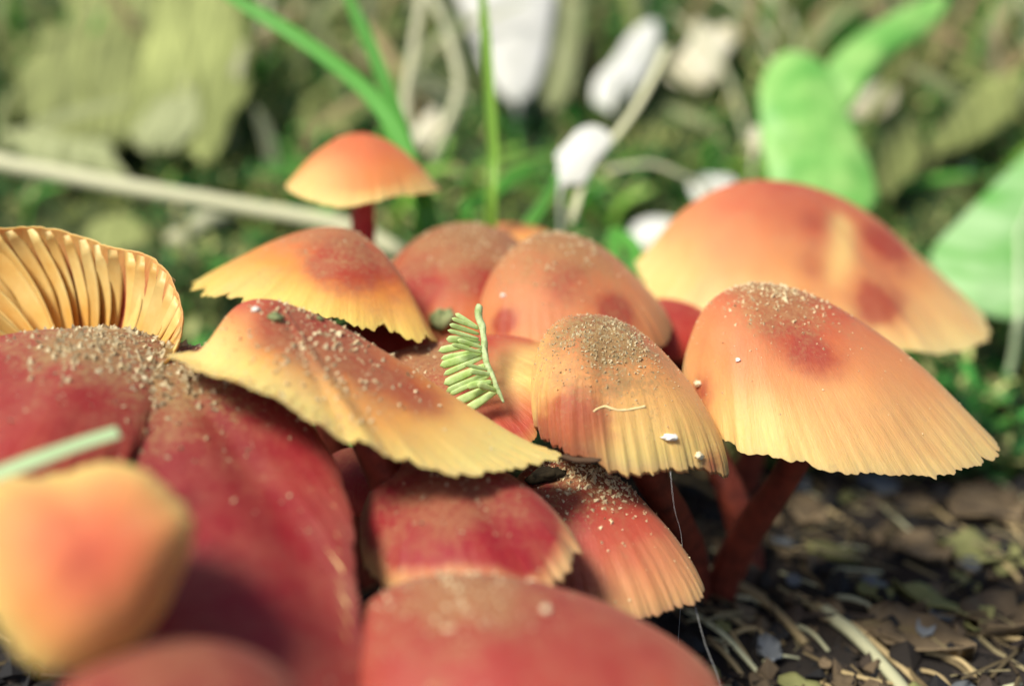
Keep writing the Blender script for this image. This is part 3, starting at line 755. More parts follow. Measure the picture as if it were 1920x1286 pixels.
def sprig():
    zx = lambda x, y: (780 + x * 0.1944, 550 + y * 0.1944)
    def q(x, y, d):
        a = zx(x, y); return P(a[0], a[1], d)
    dmid = 6.80
    base = P(942, 750, dmid)
    e = empty('leaf_sprig', base, 'small pale green needle sprig lying among the caps', 'sprig')
    spine = [q(600, 110, 7.18), q(605, 200, 7.14), q(635, 330, 7.08), (q(655, 450, 7.02)), q(665, 570, 6.97), q(690, 690, 6.92), q(740, 800, 6.87), q(785, 920, 6.83), q(845, 1055, 6.80)]
    path = spline(spine, 40)
    rad = np.interp(np.linspace(0, 1, 40), [0, .04, .12, .3, .8, 1], [.016, .030, .028, .022, .018, .009])
    v, f, uv = tube(path, rad, 12, wob=0.5, seed=3)
    mk('stalk', v, f, RACH, e, uvs=uv)
    # (base, tip, half width in zoom px, layer: 0 lies back, 1 stands forward)
    L = [((600, 330), (378, 195), 24, 0), ((605, 345), (345, 240), 25, 1), ((610, 395), (322, 300), 24, 1), ((608, 440), (303, 355), 24, 1), ((600, 455), (290, 440), 34, 0),
         ((645, 525), (398, 448), 25, 1), ((645, 575), (342, 490), 24, 1), ((620, 470), (215, 555), 36, 0), ((645, 545), (240, 630), 34, 0), ((650, 570), (230, 700), 42, 0),
         ((655, 610), (265, 785), 34, 0), ((725, 742), (462, 684), 22, 1), ((745, 785), (520, 752), 27, 1), ((680, 690), (268, 875), 40, 0), ((700, 770), (288, 950), 40, 0),
         ((705, 800), (320, 978), 28, 0), ((730, 850), (492, 900), 34, 1), ((780, 940), (590, 875), 28, 1), ((760, 880), (360, 1065), 42, 0), ((790, 930), (455, 1150), 46, 0)]
    for k, (b0, t0, hw, lay) in enumerate(L):
        ty = b0[1] / 1055
        db = np.interp(ty, [0.1, 1], [7.15, 6.80])
        dt = db - (0.02 if lay == 0 else 0.10)
        p0 = q(b0[0], b0[1], db + (0.015 if lay == 0 else -0.015)); p1 = q(t0[0], t0[1], dt)
        view = np.array([0, 0, CAMH]) - p0; view /= np.linalg.norm(view)
        v, f = capsule(p0, p1, hw * (0.85 + 0.35 * rng.random()) * 0.1944 / FPX * db, 0.55, view=view)
        mk('leaflet', v, f, LEAFM, e)
sprig()

# ------------------------------------------------------------------ small things on the caps
def pebble(name, c, ax3, mat, label, cat, group=None, seed=0, rough=0.6, n=10, m=14):
    """rough ovoid with three half-axis vectors"""
    V, F = [], []
    a, b, cc = [np.array(v, float) for v in ax3]
    for i in range(n + 1):
        ph = math.pi * i / n
        for k in range(m):
            th = 2 * math.pi * k / m
            u = np.array([math.sin(ph) * math.cos(th), math.sin(ph) * math.sin(th), math.cos(ph)])
            r = 1 + rough * n3(u[0] * 1.6 + seed, u[1] * 1.6, u[2] * 1.6)
            V.append(c + r * (a * u[0] + b * u[1] + cc * u[2]))
    for i in range(n):
        for k in range(m):
            k2 = (k + 1) % m
            F.append((i * m + k, (i + 1) * m + k, (i + 1) * m + k2, i * m + k2))
    o = mk(name, V, F, mat, origin=c)
    return tag(o, label, cat, group)

def frame(nn):
    t = np.array([1.0, 0, 0]); a = t - nn * (t @ nn); a /= np.linalg.norm(a); return a, np.cross(nn, a)

SEED = simple_mat('seed_white', (0.70, 0.68, 0.60), (0.85, 0.84, 0.78), 1500, 0.5, 0.3)
GRAIN = simple_mat('sand_grain', (0.60, 0.50, 0.30), (0.82, 0.74, 0.52), 1500, 0.6, 0.3)
DARK = simple_mat('dark_bark', (0.008, 0.007, 0.006), (0.05, 0.038, 0.022), 900, 0.95, 0.8, spec=0.1)
MOSSY = simple_mat('moss_crumb', (0.10, 0.14, 0.05), (0.30, 0.34, 0.16), 900, 0.9, 0.8)
for (key, px, py, r, mat, nm, lab) in [
        ('O', 1257, 820, 10, SEED, 'seed', 'tiny white seed on the ribbed front of the rounded cap'),
        ('O', 1310, 857, 9, GRAIN, 'sand_grain', 'small buff grain near the corner of the rounded cap rim'),
        ('P', 1312, 718, 8, GRAIN, 'sand_grain', 'pale grain stuck between the rounded and conical caps'),
        ('F', 480, 585, 8, SEED, 'sand_grain', 'white grain on the crown of the slanting cap'),
        ('F', 516, 597, 13, MOSSY, 'soil_crumb', 'greenish crumb on the crown of the slanting cap'),
        ('D', 945, 553, 5, SEED, 'sand_grain', 'white speck on the broad blotchy cap'),
        ('M', 1026, 897, 23, DARK, 'soil_crumb', 'dark oblong pellet on the flecked red cap'),
        ('F', 600, 600, 7, MOSSY, 'soil_crumb', 'tiny dark crumb at the back edge of the slanting cap'),
        ('C', 835, 603, 26, MOSSY, 'moss_crumb', 'blurred mossy crumb behind the tip of the sprig'),
        ('I', 270, 715, 12, GRAIN, 'sand_grain', 'largest grain in the buff patch of the huge red cap'),
        ('N', 1020, 1140, 9, GRAIN, 'sand_grain', 'pale grain on the smooth pinkish front cap'),
        ('P', 1385, 672, 5, SEED, 'sand_grain', 'white speck on the shoulder of the conical cap')]:
    p, nn = surf_pt(M[key], px, py)
    d = proj(p)[2]; s = r / FPX * d
    a, b_ = frame(nn)
    k = 1.6 if 'oblong' in lab or nm == 'seed' else 1.15
    pebble(nm, p + nn * s * 0.35, (a * s * k * 0.9, b_ * s * 0.75, nn * s * 0.6), mat, lab, 'crumb' if 'crumb' in nm else nm.split('_')[0], seed=px)

# dark splinter across the gap below the rounded cap
p0, p1 = P(1050, 856, 6.55), P(1126, 862, 6.42)
pth = spline([p0, (p0 + p1) / 2 + np.array([0, 0, -0.012]), p1], 14)
v, f, uv = tube(pth, np.interp(np.linspace(0, 1, 14), [0, .15, .7, 1], [.012, .026, .03, .016]), 8, flat=0.6, wob=0.5)
tag(mk('wood_splinter', v, f, simple_mat('splinter', (0.03, 0.018, 0.012), (0.13, 0.08, 0.05), 40, 0.9, 0.6, spec=0.1, stretch=(8, 1, 1)), origin=p0), 'dark woody splinter bridging two caps under the rounded cap', 'splinter')

# dried trail on the rounded cap
pts = []
for (px, py) in [(1112, 772), (1122, 764), (1135, 762), (1148, 767), (1165, 769), (1185, 767), (1210, 758)]:
    p, nn = surf_pt(M['O'], px, py); pts.append(p - nn * 0.0055)
v, f, uv = tube(spline(pts, 30), np.interp(np.linspace(0, 1, 30), [0, .3, .55, 1], [.010, .016, .012, .016]), 8, flat=0.6)
tag(mk('dried_trail', v, f, simple_mat('trail', (0.82, 0.62, 0.28), (0.88, 0.72, 0.40), 800, 0.5, 0.1), origin=pts[0]), 'thin wavy pale scar across the face of the rounded cap', 'trail')

# spider threads
SILK = simple_mat('silk', (0.55, 0.55, 0.55), (0.8, 0.8, 0.8), 500, 0.3, 0.0)
for (pa, lab) in [([(1257, 884, 6.62), (1264, 950, 6.68), (1280, 1055, 6.9)], 'fine spider thread hanging from the rounded cap rim'),
                  ([(1301, 1126, 6.52), (1320, 1200, 6.45), (1360, 1330, 6.35)], 'fine spider thread hanging from the orange ribbed margin of the flecked cap')]:
    w = [P(*t) for t in pa]
    last = w[-1].copy(); last[2] = ground(last[0], last[1]) - 0.02; w.append(last)
    v, f, uv = tube(spline(w, 24), 0.0013, 5)
    tag(mk('spider_thread', v, f, SILK, origin=w[0]), lab, 'thread')

# ------------------------------------------------------------------ grass blades
GRASS = simple_mat('grass_green', (0.08, 0.40, 0.05), (0.22, 0.60, 0.11), 60, 0.4, 0.3, stretch=(14, 2, 1), trans=0.35)
GRASS2 = simple_mat('grass_lime', (0.24, 0.52, 0.05), (0.42, 0.70, 0.13), 60, 0.4, 0.3, stretch=(14, 2, 1), trans=0.35)
GRASSW = simple_mat('grass_pale', (0.42, 0.68, 0.30), (0.70, 0.84, 0.56), 60, 0.35, 0.3, stretch=(14, 2, 1), trans=0.25)
def blade(pts, wpx, mat, label, drop=True, taper_tip=True, group='green grass blades behind the mushrooms', up=None, n=40, cat='grass', fold=0.35):
    w = [P(*t) for t in pts]
    d0 = pts[len(pts) // 2][2]
    wid = wpx / FPX * d0
    if drop:
        g = w[-1].copy(); g[1] += 0.2
        g[2] = ground(g[0], g[1]) - 0.1
        if w[-1][2] > g[2]: w.append(g)
    path = spline(w, n)
    t = np.linspace(0, 1, n)
    wd = wid * (np.interp(t, [0, .12, .6, 1], [0.35 if taper_tip else .9, .85, 1, .8]))
    mid = path[n // 2]
    view = np.array([0.15, 0, CAMH]) - mid if up is None else np.array(up)
    v, f, uv = ribbon(path, wd, fold, view)
    return tag(mk('grass_blade', v, f, mat, origin=path[-1]), label, cat, group)
blade([(380, -40, 10.6), (440, 0, 10.6), (560, 72, 10.5), (680, 165, 10.4), (740, 245, 10.3), (780, 340, 10.2), (806, 445, 10.1)], 32, GRASS, 'broad green grass blade arching over the slender small mushroom')
blade([(635, -60, 10.9), (655, 0, 10.9), (698, 95, 10.85), (730, 180, 10.8), (765, 280, 10.8), (790, 400, 10.8)], 30, GRASS, 'short green grass blade crossing the arching one')
blade([(900, -60, 10.2), (905, 0, 10.2), (916, 150, 10.2), (925, 300, 10.2), (920, 432, 10.2)], 23, GRASS2, 'upright lime green grass stalk in front of the large white petal', fold=0.8)
blade([(1046, 330, 11.0), (1020, 380, 11.0), (985, 432, 11.0), (960, 480, 11.0)], 27, GRASS, 'leaning green blade whose tip meets the white oval petal')
blade([(1000, 308, 11.8), (950, 340, 11.6), (905, 380, 11.4), (868, 425, 11.2)], 28, GRASS, 'stubby green blade slanting behind the upright stalk')
blade([(1160, 500, 10.8), (1150, 440, 11.2), (1190, 470, 10.8), (1180, 540, 10.6)], 30, GRASS, 'green blade low beside the small white petal')
# cut blade lying on the near caps
blade([(224, 813, 5.16), (160, 833, 5.07), (80, 862, 4.95), (0, 891, 4.86), (-45, 908, 4.82)], 42, GRASSW, 'pale cut grass blade resting on the wide red cap and the tilted orange cap', drop=False, taper_tip=False, group=None, up=(-0.3, -0.5, 0.8))

# ------------------------------------------------------------------ broad leaves, petals, dead leaves, straws
def leaf(name, label, cat, outline, dep, mat, bulge=0.15, group=None, stalk=None, seed=0, vein=True, veinmat=None, thick=0.02, tilt=0.55, tiltx=0.0):
    """leaf whose outline is given by pixels at one distance; curved, with thickness, midrib and a stalk to the ground"""
    o = np.array(outline, float)
    c = o.mean(0)
    N, Kr = 64, 12
    loop = spline(o, N, True)
    if 'dead' in name:
        loop = np.array([c + (q - c) * (1 + 0.16 * n3(math.cos(6.283 * k / N) * 2.5 + seed, math.sin(6.283 * k / N) * 2.5) + 0.12 * n3(math.cos(6.283 * k / N) * 7 + seed, math.sin(6.283 * k / N) * 7)) for k, q in enumerate(loop)])
    top, bot = [], []
    size = np.abs(o - c).max() / FPX * dep
    for r in range(Kr + 1):
        f = r / Kr
        for k in range(N):
            q = c + (loop[k] - c) * f
            dx = (q - c) / FPX * dep
            dd = dep + tilt * (-(q[1] - c[1])) / FPX * dep + tiltx * dx[0]
            dd += bulge * size * (f ** 2) * 0.8 + 0.10 * size * n3(dx[0] * 0.9 / size + seed, dx[1] * 0.9 / size, seed)
            dd += 0.03 * size * n3(dx[0] * 4 / size + seed, dx[1] * 4 / size, seed)
            top.append(P(q[0], q[1], dd)); bot.append(P(q[0], q[1], dd + thick))
    V = top + bot
    F = []
    n0 = (Kr + 1) * N
    for r in range(Kr):
        for k in range(N):
            k2 = (k + 1) % N
            F.append((r * N + k, r * N + k2, (r + 1) * N + k2, (r + 1) * N + k))
            F.append((n0 + r * N + k, n0 + (r + 1) * N + k, n0 + (r + 1) * N + k2, n0 + r * N + k2))
    for k in range(N):
        k2 = (k + 1) % N
        F.append((Kr * N + k, Kr * N + k2, n0 + Kr * N + k2, n0 + Kr * N + k))
    low = V[Kr * N:(Kr + 1) * N]
    li = int(np.argmin([p[2] for p in low]))
    base = np.array(low[li])
    e = empty(name, base, label, cat, group)
    uv = [((p[0]) * 0.3, p[2] * 0.3) for p in V]
    bl = mk('blade', V, F, mat, e, uvs=uv)
    gx = base + np.array([0, 0.15, 0]); gx[2] = ground(gx[0], gx[1]) - 0.08
    if base[2] > gx[2] + 0.02:
        v, f, u2 = tube(spline([base * 0.9 + np.array(V[0]) * 0.1, base, (base + gx) / 2 + np.array([0.06, 0, 0]), gx], 14), 0.05 if size > 1 else 0.025, 8)
        mk('stalk', v, f, veinmat or mat, e, uvs=u2)
    if vein:
        r0 = (li) % N; r1 = (li + N // 2) % N
        line = [np.array(V[r * N + r0]) for r in range(Kr, 0, -2)] + [np.array(V[r * N + r1]) for r in range(0, Kr - 1, 2)]
        off = (np.array([0, 0, CAMH]) - base); off /= np.linalg.norm(off)
        v, f, u2 = tube(spline([p + off * 0.012 for p in line], 26), np.linspace(0.035, 0.012, 26) * max(0.5, size * 0.6), 7)
        mk('midrib', v, f, veinmat or mat, bl, uvs=u2)
    return e

LEAFG = simple_mat('leaf_green', (0.13, 0.46, 0.08), (0.44, 0.74, 0.24), 150, 0.45, 0.3, trans=0.3)
LEAFP = simple_mat('leaf_pale', (0.16, 0.52, 0.09), (0.62, 0.88, 0.50), 2.2, 0.4, 0.3, trans=0.3, stretch=(1.0, 5, 1))
VEINP = simple_mat('leaf_vein', (0.55, 0.72, 0.40), (0.70, 0.82, 0.55), 200, 0.5, 0.2)
PETAL = simple_mat('petal_white', (0.74, 0.76, 0.68), (0.90, 0.90, 0.89), 170, 0.5, 0.15, trans=0.2)
PETALC = simple_mat('petal_cream', (0.58, 0.52, 0.30), (0.86, 0.84, 0.72), 170, 0.5, 0.2, trans=0.2)
DRY = simple_mat('dry_leaf', (0.12, 0.15, 0.04), (0.50, 0.56, 0.20), 6, 0.75, 0.5, trans=0.25, stretch=(4.0, 0.6, 1))
DRY2 = simple_mat('dry_leaf_pale', (0.22, 0.25, 0.10), (0.58, 0.63, 0.34), 6, 0.75, 0.5, trans=0.25, stretch=(4.0, 0.6, 1))
STRAW = simple_mat('straw_pale', (0.46, 0.46, 0.26), (0.72, 0.72, 0.50), 40, 0.65, 0.3, stretch=(10, 2, 1))
STRAWT = simple_mat('straw_tan', (0.30, 0.22, 0.10), (0.56, 0.44, 0.24), 40, 0.7, 0.3, stretch=(10, 2, 1))

def gd(px, py, k=1.0):
    return proj(hit(px, py))[2] * k

def ell(cx, cy, a, b, ang, n=12, seed=0):
    ca, sa = math.cos(R(ang)), math.sin(R(ang))
    out = []
    for k in range(n):
        t = 2 * math.pi * k / n
        w = 1 + 0.45 * n3(math.cos(t) * 1.7 + seed * 3.3, math.sin(t) * 1.7)
        x, y = a * w * math.cos(t), b * w * math.sin(t)
        out.append((cx + x * ca - y * sa, cy + x * sa + y * ca))
    return out

leaf('broad_leaf', 'upright rounded green leaf behind the broad orange mushroom', 'leaf',
     [(1470, 98), (1530, 110), (1570, 160), (1600, 240), (1635, 320), (1640, 390), (1560, 420), (1470, 400), (1438, 330), (1425, 240), (1428, 150)], 13.4, LEAFG, seed=2, veinmat=LEAFG, bulge=0.2)
leaf('broad_leaf', 'narrow green leaf bending away above the rounded green leaf', 'leaf',
     [(1540, 150), (1580, 90), (1650, 40), (1740, -5), (1780, 0), (1740, 60), (1660, 120), (1600, 200), (1570, 230)], 15.5, LEAFG, seed=3, veinmat=LEAFG)
leaf('broad_leaf', 'large pale veined green leaf beside the tip of the broad orange mushroom', 'leaf',
     [(2060, 200), (1960, 260), (1880, 330), (1810, 400), (1745, 475), (1770, 540), (1830, 585), (1920, 600), (2020, 560), (2100, 420)], 12.6, LEAFP, seed=4, veinmat=VEINP, bulge=0.25, tilt=0.9)

WH = 'white petals fallen on the moss'
leaf('petal', 'large white petal standing on the moss behind the upright grass stalk', 'petal', [(850, -60), (950, -80), (1035, -40), (1032, 60), (1015, 140), (990, 185), (960, 192), (930, 165), (900, 110), (870, 30)], gd(975, 205, .97), PETAL, seed=5, group=WH, vein=False, bulge=0.12)
leaf('petal', 'greyish green dry petal tucked behind the large white petal', 'petal', [(1010, -60), (1085, -50), (1092, 60), (1078, 150), (1050, 205), (1015, 190), (1000, 90)], gd(1040, 205, .99), DRY2, seed=25, group=WH, vein=False, bulge=0.12)
leaf('petal', 'long narrow white petal leaning beside the large white petal', 'petal', ell(1178, 125, 95, 40, -58, seed=2), gd(1140, 205, .97), PETAL, seed=6, group=WH, vein=False, bulge=0.12)
leaf('petal', 'cream petal beyond the long narrow white one', 'petal', ell(1320, 105, 70, 48, -50, seed=3), gd(1310, 150, .97), PETALC, seed=7, group=WH, vein=False, bulge=0.12)
leaf('petal', 'oval white petal at the end of a thin straw, by the leaning blade tip', 'petal', ell(1090, 292, 62, 42, -48, seed=4), 11.6, PETAL, seed=8, group=WH, vein=False, bulge=0.12)
leaf('petal', 'small round white petal at the end of the arched straw', 'petal', ell(1340, 355, 44, 30, 10, seed=5), gd(1340, 385, .97), PETAL, seed=9, group=WH, vein=False, bulge=0.12)
leaf('petal', 'white petal lying low by the left tip of the broad orange mushroom', 'petal', ell(1234, 442, 60, 32, -12, seed=6), gd(1234, 475, .97), PETAL, seed=10, group=WH, vein=False, bulge=0.12)
leaf('petal', 'slim greyish white petal behind the arching grass blade', 'petal', ell(795, 248, 48, 18, -55, seed=7), gd(790, 290, .97), PETALC, seed=11, group=WH, vein=False, bulge=0.12)
leaf('petal', 'pale petal beside the rounded green leaf', 'petal', ell(1640, 190, 46, 26, -30, seed=8), gd(1640, 225, .97), PETALC, seed=12, group=WH, vein=False, bulge=0.12)
leaf('petal', 'yellowish bud scale touching the edge of the rounded green leaf', 'petal', ell(1424, 260, 24, 22, 0, seed=9), 13.6, PETALC, seed=13, group=WH, vein=False, bulge=0.12)

DL = 'dead leaves on the bank'
leaf('dead_leaf', 'large olive dead leaf with curled edge standing behind the overturned mushroom', 'leaf', [(330, -40), (440, -30), (474, 60), (468, 140), (440, 215), (405, 290), (340, 300), (270, 290), (250, 200), (270, 80)], gd(370, 305, .96), DRY, seed=14, group=DL, bulge=0.12)
leaf('dead_leaf', 'pale folded dead leaf leaning on the large olive leaf', 'leaf', ell(318, 230, 70, 46, -35, seed=21), gd(318, 300, .93), DRY2, seed=15, group=DL, bulge=0.12)
leaf('dead_leaf', 'broad streaked dead leaf left of the large olive leaf', 'leaf', [(60, 90), (160, 40), (260, 60), (290, 160), (250, 260), (150, 280), (60, 230), (30, 160)], gd(180, 290, .97), DRY, seed=16, group=DL, bulge=0.12)
leaf('dead_leaf', 'dull green dead leaf behind the streaked one', 'leaf', [(150, -60), (260, -50), (330, 20), (300, 90), (200, 80), (130, 30)], gd(240, 110, .98), DRY, seed=17, group=DL, bulge=0.12)
leaf('dead_leaf', 'olive dead leaf above the long pale straw', 'leaf', ell(130, 285, 120, 34, 16, seed=26), gd(130, 325, .95), DRY2, seed=18, group=DL, bulge=0.12)
leaf('dead_leaf', 'small olive dead leaf below the long pale straw', 'leaf', ell(220, 440, 60, 36, 0, seed=22), gd(220, 480, .95), DRY, seed=19, group=DL, bulge=0.12)
leaf('dead_leaf', 'tan dead leaf between the slender small mushroom and the arching blade', 'leaf', ell(620, 225, 85, 26, -28, seed=23), gd(620, 262, .97), DRY, seed=20, group=DL, bulge=0.12)
leaf('dead_leaf', 'brownish dead leaf beside the pale veined green leaf', 'leaf', ell(1840, 215, 110, 40, -35, seed=24), gd(1830, 290, .95), DRY, seed=21, group=DL, bulge=0.12)
leaf('dead_leaf', 'olive dead leaf next to the rounded green leaf', 'leaf', ell(1680, 290, 45, 70, 10, seed=25), gd(1680, 360, .95), DRY, seed=22, group=DL, bulge=0.12)

def straw(pts, wpx, mat, label, group, lift=0.05, name='straw', cat='straw', raw=False):
    w = [P(*t) for t in pts] if raw else [hit(*t) + np.array([0, 0, lift]) for t in pts]
    d = proj(w[len(w) // 2])[2]
    r = wpx / FPX * d / 2
    if not raw:
        for i in range(len(w)): w[i][2] = ground(w[i][0], w[i][1]) + r * 0.6 + (0.05 if 0 < i < len(w) - 1 else 0)
    path = spline(w, 18)
    v, f, uv = tube(path, r * np.linspace(1.05, 0.8, 18), 8, wob=0.25, seed=wpx, flat=0.4 if raw and wpx < 40 else 0.8)
    return tag(mk(name, v, f, mat, origin=path[0]), label, cat, group)
SG = 'dry straws on the ground'
straw([(-40, 295, 13.4), (20, 310, 13.3), (250, 353, 13.0), (430, 385, 12.8), (650, 425, 12.5), (760, 480, 12.2)], 46, STRAW, 'long thick pale straw lying behind the overturned mushroom', SG, raw=True)
straw([(330, 475), (380, 440), (430, 425), (480, 400)], 52, STRAW, 'short stub of pale straw against the long thick straw', SG)
straw([(1140, 320, 13.6), (1220, 308, 13.6), (1290, 335, 13.5), (1325, 358, 13.5), (1350, 420, 13.5)], 24, STRAW, 'arched pale straw ending at a small round white petal', SG, raw=True)
straw([(1250, 90, 13), (1200, 190, 12.5), (1150, 260, 12), (1100, 330, 11.6), (1070, 420, 11.3)], 17, STRAW, 'thin straw running from the oval white petal up to the long narrow one', SG, raw=True)
straw([(795, -20, 14.5), (775, 100, 14.3), (762, 190, 14.0), (770, 280, 13.8)], 20, STRAW, 'pale straw standing left of the large white petal', SG, raw=True)
straw([(800, -30, 15), (840, 60, 14.8), (862, 150, 14.5), (850, 210, 14.3), (810, 300, 14)], 22, STRAW, 'bent pale straw crossing beside the large white petal', SG, raw=True)
straw([(760, 190), (830, 180), (880, 195)], 18, STRAW, 'short straw lying under the bent pale straw', SG)
straw([(830, 320), (900, 345), (980, 350)], 18, STRAWT, 'tan straw lying across behind the upright lime stalk', SG)
straw([(1310, 1103), (1370, 1110), (1440, 1152), (1510, 1215)], 20, STRAWT, 'kinked tan straw beside the flecked red cap margin', SG)
straw([(1270, 1142), (1350, 1200), (1450, 1300)], 12, STRAW, 'thin grey straw on dark soil under the spider thread', SG)
straw([(1490, 1120), (1600, 1190), (1720, 1290)], 16, STRAWT, 'long thin grey brown straw slanting over bare soil', SG)
straw([(1545, 1150), (1610, 1225), (1700, 1310)], 30, STRAW, 'thick yellowish straw lying over the thin grey brown one', SG)

rs = np.random.default_rng(11)
def chip(px, py, a, b, ang, mat, label, seed, group='leaf chips on the soil', ontop=0.07):
    c = hit(px, py); d = proj(c)[2]
    L, Wd = a / FPX * d * 1.2, b / FPX * d * 1.9
    yaw = R(-ang)
    n, m = 10, 5
    V = []
    for lay in (0, 1):
        for i in range(n):
            t = i / (n - 1) * 2 - 1
            wd = Wd * math.sqrt(max(0.02, 1 - abs(t) ** 2.2)) * (1 + 0.3 * n3(t * 2 + seed, 1))
            for k in range(m):
                s = k / (m - 1) * 2 - 1
                x, y = L * t, wd * s
                gx, gy = c[0] + x * math.cos(yaw) - y * math.sin(yaw), c[1] + x * math.sin(yaw) + y * math.cos(yaw)
                z = ground(gx, gy) + ontop + 0.30 * Wd * s * s + 0.35 * L * n3(t * 1.4 + seed, s * 1.2, 2) - lay * 0.02
                V.append((gx, gy, z))
    F = []
    N2 = n * m
    for i in range(n - 1):
        for k in range(m - 1):
            q = (i * m + k, (i + 1) * m + k, (i + 1) * m + k + 1, i * m + k + 1)
            F.append(q); F.append(tuple(N2 + x for x in q[::-1]))
    ring = [k for k in range(m)] + [i * m + m - 1 for i in range(1, n)] + [(n - 1) * m + k for k in range(m - 2, -1, -1)] + [i * m for i in range(n - 2, 0, -1)]
    for x, y in zip(ring, ring[1:] + ring[:1]): F.append((x, y, N2 + y, N2 + x))
    return tag(mk('leaf_chip', V, F, mat, origin=c), label, 'leaf chip', group)
CH1 = simple_mat('chip_buff', (0.07, 0.05, 0.03), (0.26, 0.19, 0.11), 180, 0.8, 0.5)
CH2 = simple_mat('chip_lime', (0.14, 0.15, 0.05), (0.36, 0.36, 0.15), 180, 0.8, 0.5)
CH3 = simple_mat('chip_grey', (0.09, 0.10, 0.115), (0.22, 0.245, 0.27), 180, 0.7, 0.5)
for i, (px, py, a, b, ang, mt, lb) in enumerate([
        (1512, 975, 32, 18, 50, CH1, 'small tan leaf chip below the conical cap skirt'),
        (1560, 1060, 42, 16, 30, CH2, 'narrow pale leaf chip on dark soil below the conical cap'),
        (1725, 1040, 45, 30, 60, CH1, 'upturned buff leaf chip near the yellow slivers'),
        (1760, 1150, 75, 18, 38, CH2, 'long yellow sliver of leaf among the buff litter'),
        (1830, 1050, 60, 22, 18, CH2, 'lime sliver of leaf under the tip of the conical cap'),
        (1850, 970, 70, 30, -20, CH1, 'broad beige leaf chip beyond the lime sliver'),
        (1645, 922, 30, 18, 15, CH3, 'bluish grey oval chip just under the conical cap rim'),
        (1490, 922, 22, 14, 40, CH3, 'small grey chip beside the brown stem'),
        (1720, 1210, 80, 26, 35, CH1, 'broad dull beige leaf chip under the long yellow sliver'),
        (1870, 1180, 60, 36, -40, CH1, 'beige leaf chip at the edge of the bare soil'),
        (1500, 1300, 36, 9, 30, CH2, 'pale yellow chip beside the thick yellowish straw'),
        (1440, 1240, 18, 18, 0, CH3, 'tiny pale grey chip between the straws'),
        (1550, 1165, 30, 12, 50, CH1, 'orange tan chip lying on the thick straw'),
        (1880, 860, 80, 26, 10, CH1, 'brown leaf chip far under the conical cap tip'),
        (1335, 1040, 16, 12, 60, CH1, 'pinkish chip at the foot of the brown stem'),
        (1410, 1035, 18, 14, 60, CH1, 'tan chip leaning on the brown stem foot')]):
    chip(px, py, a, b, ang, mt, lb, i * 1.7)

def litter(n_straw, n_chip):
    k = 0
    while k < n_straw:
        px, py = rs.uniform(1250, 2050), rs.uniform(900, 1330)
        ang = R(rs.normal(38, 22)); L = rs.uniform(25, 90)
        dx, dy = math.cos(ang) * L, math.sin(ang) * L * 0.8
        straw([(px - dx, py - dy), (px + rs.normal(0, 6), py + rs.normal(0, 6)), (px + dx, py + dy)], rs.uniform(5, 13), [STRAW, STRAWT, STRAWT][k % 3],
              ['pale', 'tan', 'tan'][k % 3] + ' thin bit of dry straw scattered on the dark soil beside the cluster', 'straw bits on the bare soil')
        k += 1
    for k in range(n_chip):
        px, py = rs.uniform(1300, 2050), rs.uniform(900, 1330)
        chip(px, py, rs.uniform(10, 32), rs.uniform(6, 14), rs.normal(35, 40), [CH1, CH2, CH3, CH1][k % 4], ['buff', 'yellowish', 'grey', 'buff'][k % 4] + ' small crumbled bit of leaf scattered on the dark soil beside the cluster', 40 + k, 'crumbled leaf bits on the bare soil')
litter(50, 44)

# dry grass rising on the bank behind
def dry_tuft(n):
    for k in range(n):
        px = rs.uniform(-100, 2020); py = rs.uniform(60, 330)
        if 840 < px < 1400 and py > 130 and rs.random() < 0.8: continue
        b0 = hit(px, py)
        h = rs.uniform(0.8, 2.6)
        ln = rs.normal(0, 0.9, 2)
        p = [b0 + np.array([ln[0] * 1.3, ln[1] * .6, h]), b0 + np.array([ln[0] * .5, ln[1] * .3, h * .6]), b0 + np.array([0, 0, -0.1])]
        path = spline(p, 14)
        wd = rs.uniform(0.10, 0.26) * np.interp(np.linspace(0, 1, 14), [0, .3, 1], [.2, .9, .8])
        v, f, uv = ribbon(path, wd, 0.3, (0.1 * rs.normal(), -1, 0.4))
        mt = [DRY, DRY2, STRAW, DRY, STRAWT, GRASS][rs.integers(6)]
        gr = mt is GRASS
        tag(mk('grass_blade', v, f, mt, origin=b0), 'short green grass blade growing from the mossy bank' if gr else {DRY: 'dry olive', DRY2: 'dry greyish', STRAW: 'pale straw coloured', STRAWT: 'tan withered'}[mt] + ' grass blade standing on the mossy bank', 'grass',
            'green blades on the bank' if gr else 'dry grass blades on the bank')
dry_tuft(190)
def green_tuft(n):
    for k in range(n):
        px = rs.uniform(560, 1330) if k % 3 else rs.uniform(0, 1920); py = rs.uniform(330, 440)
        b0 = hit(px, py); h = rs.uniform(0.3, 1.1); ln = rs.normal(0, 0.5, 2)
        path = spline([b0 + np.array([ln[0] * 1.6, ln[1] * .6, h * 0.95]), b0 + np.array([ln[0] * .5, ln[1] * .3, h * .65]), b0 + np.array([0, 0, -0.1])], 12)
        wd = rs.uniform(0.07, 0.17) * np.interp(np.linspace(0, 1, 12), [0, .3, 1], [.2, .9, .8])
        v, f, uv = ribbon(path, wd, 0.3, (0.1 * rs.normal(), -1, 0.6))
        tag(mk('grass_blade', v, f, [GRASS, GRASS2][k % 2], origin=b0), ['short green', 'short lime green'][k % 2] + ' grass blade sprouting at the foot of the bank', 'grass', 'green blades at the foot of the bank')
green_tuft(64)

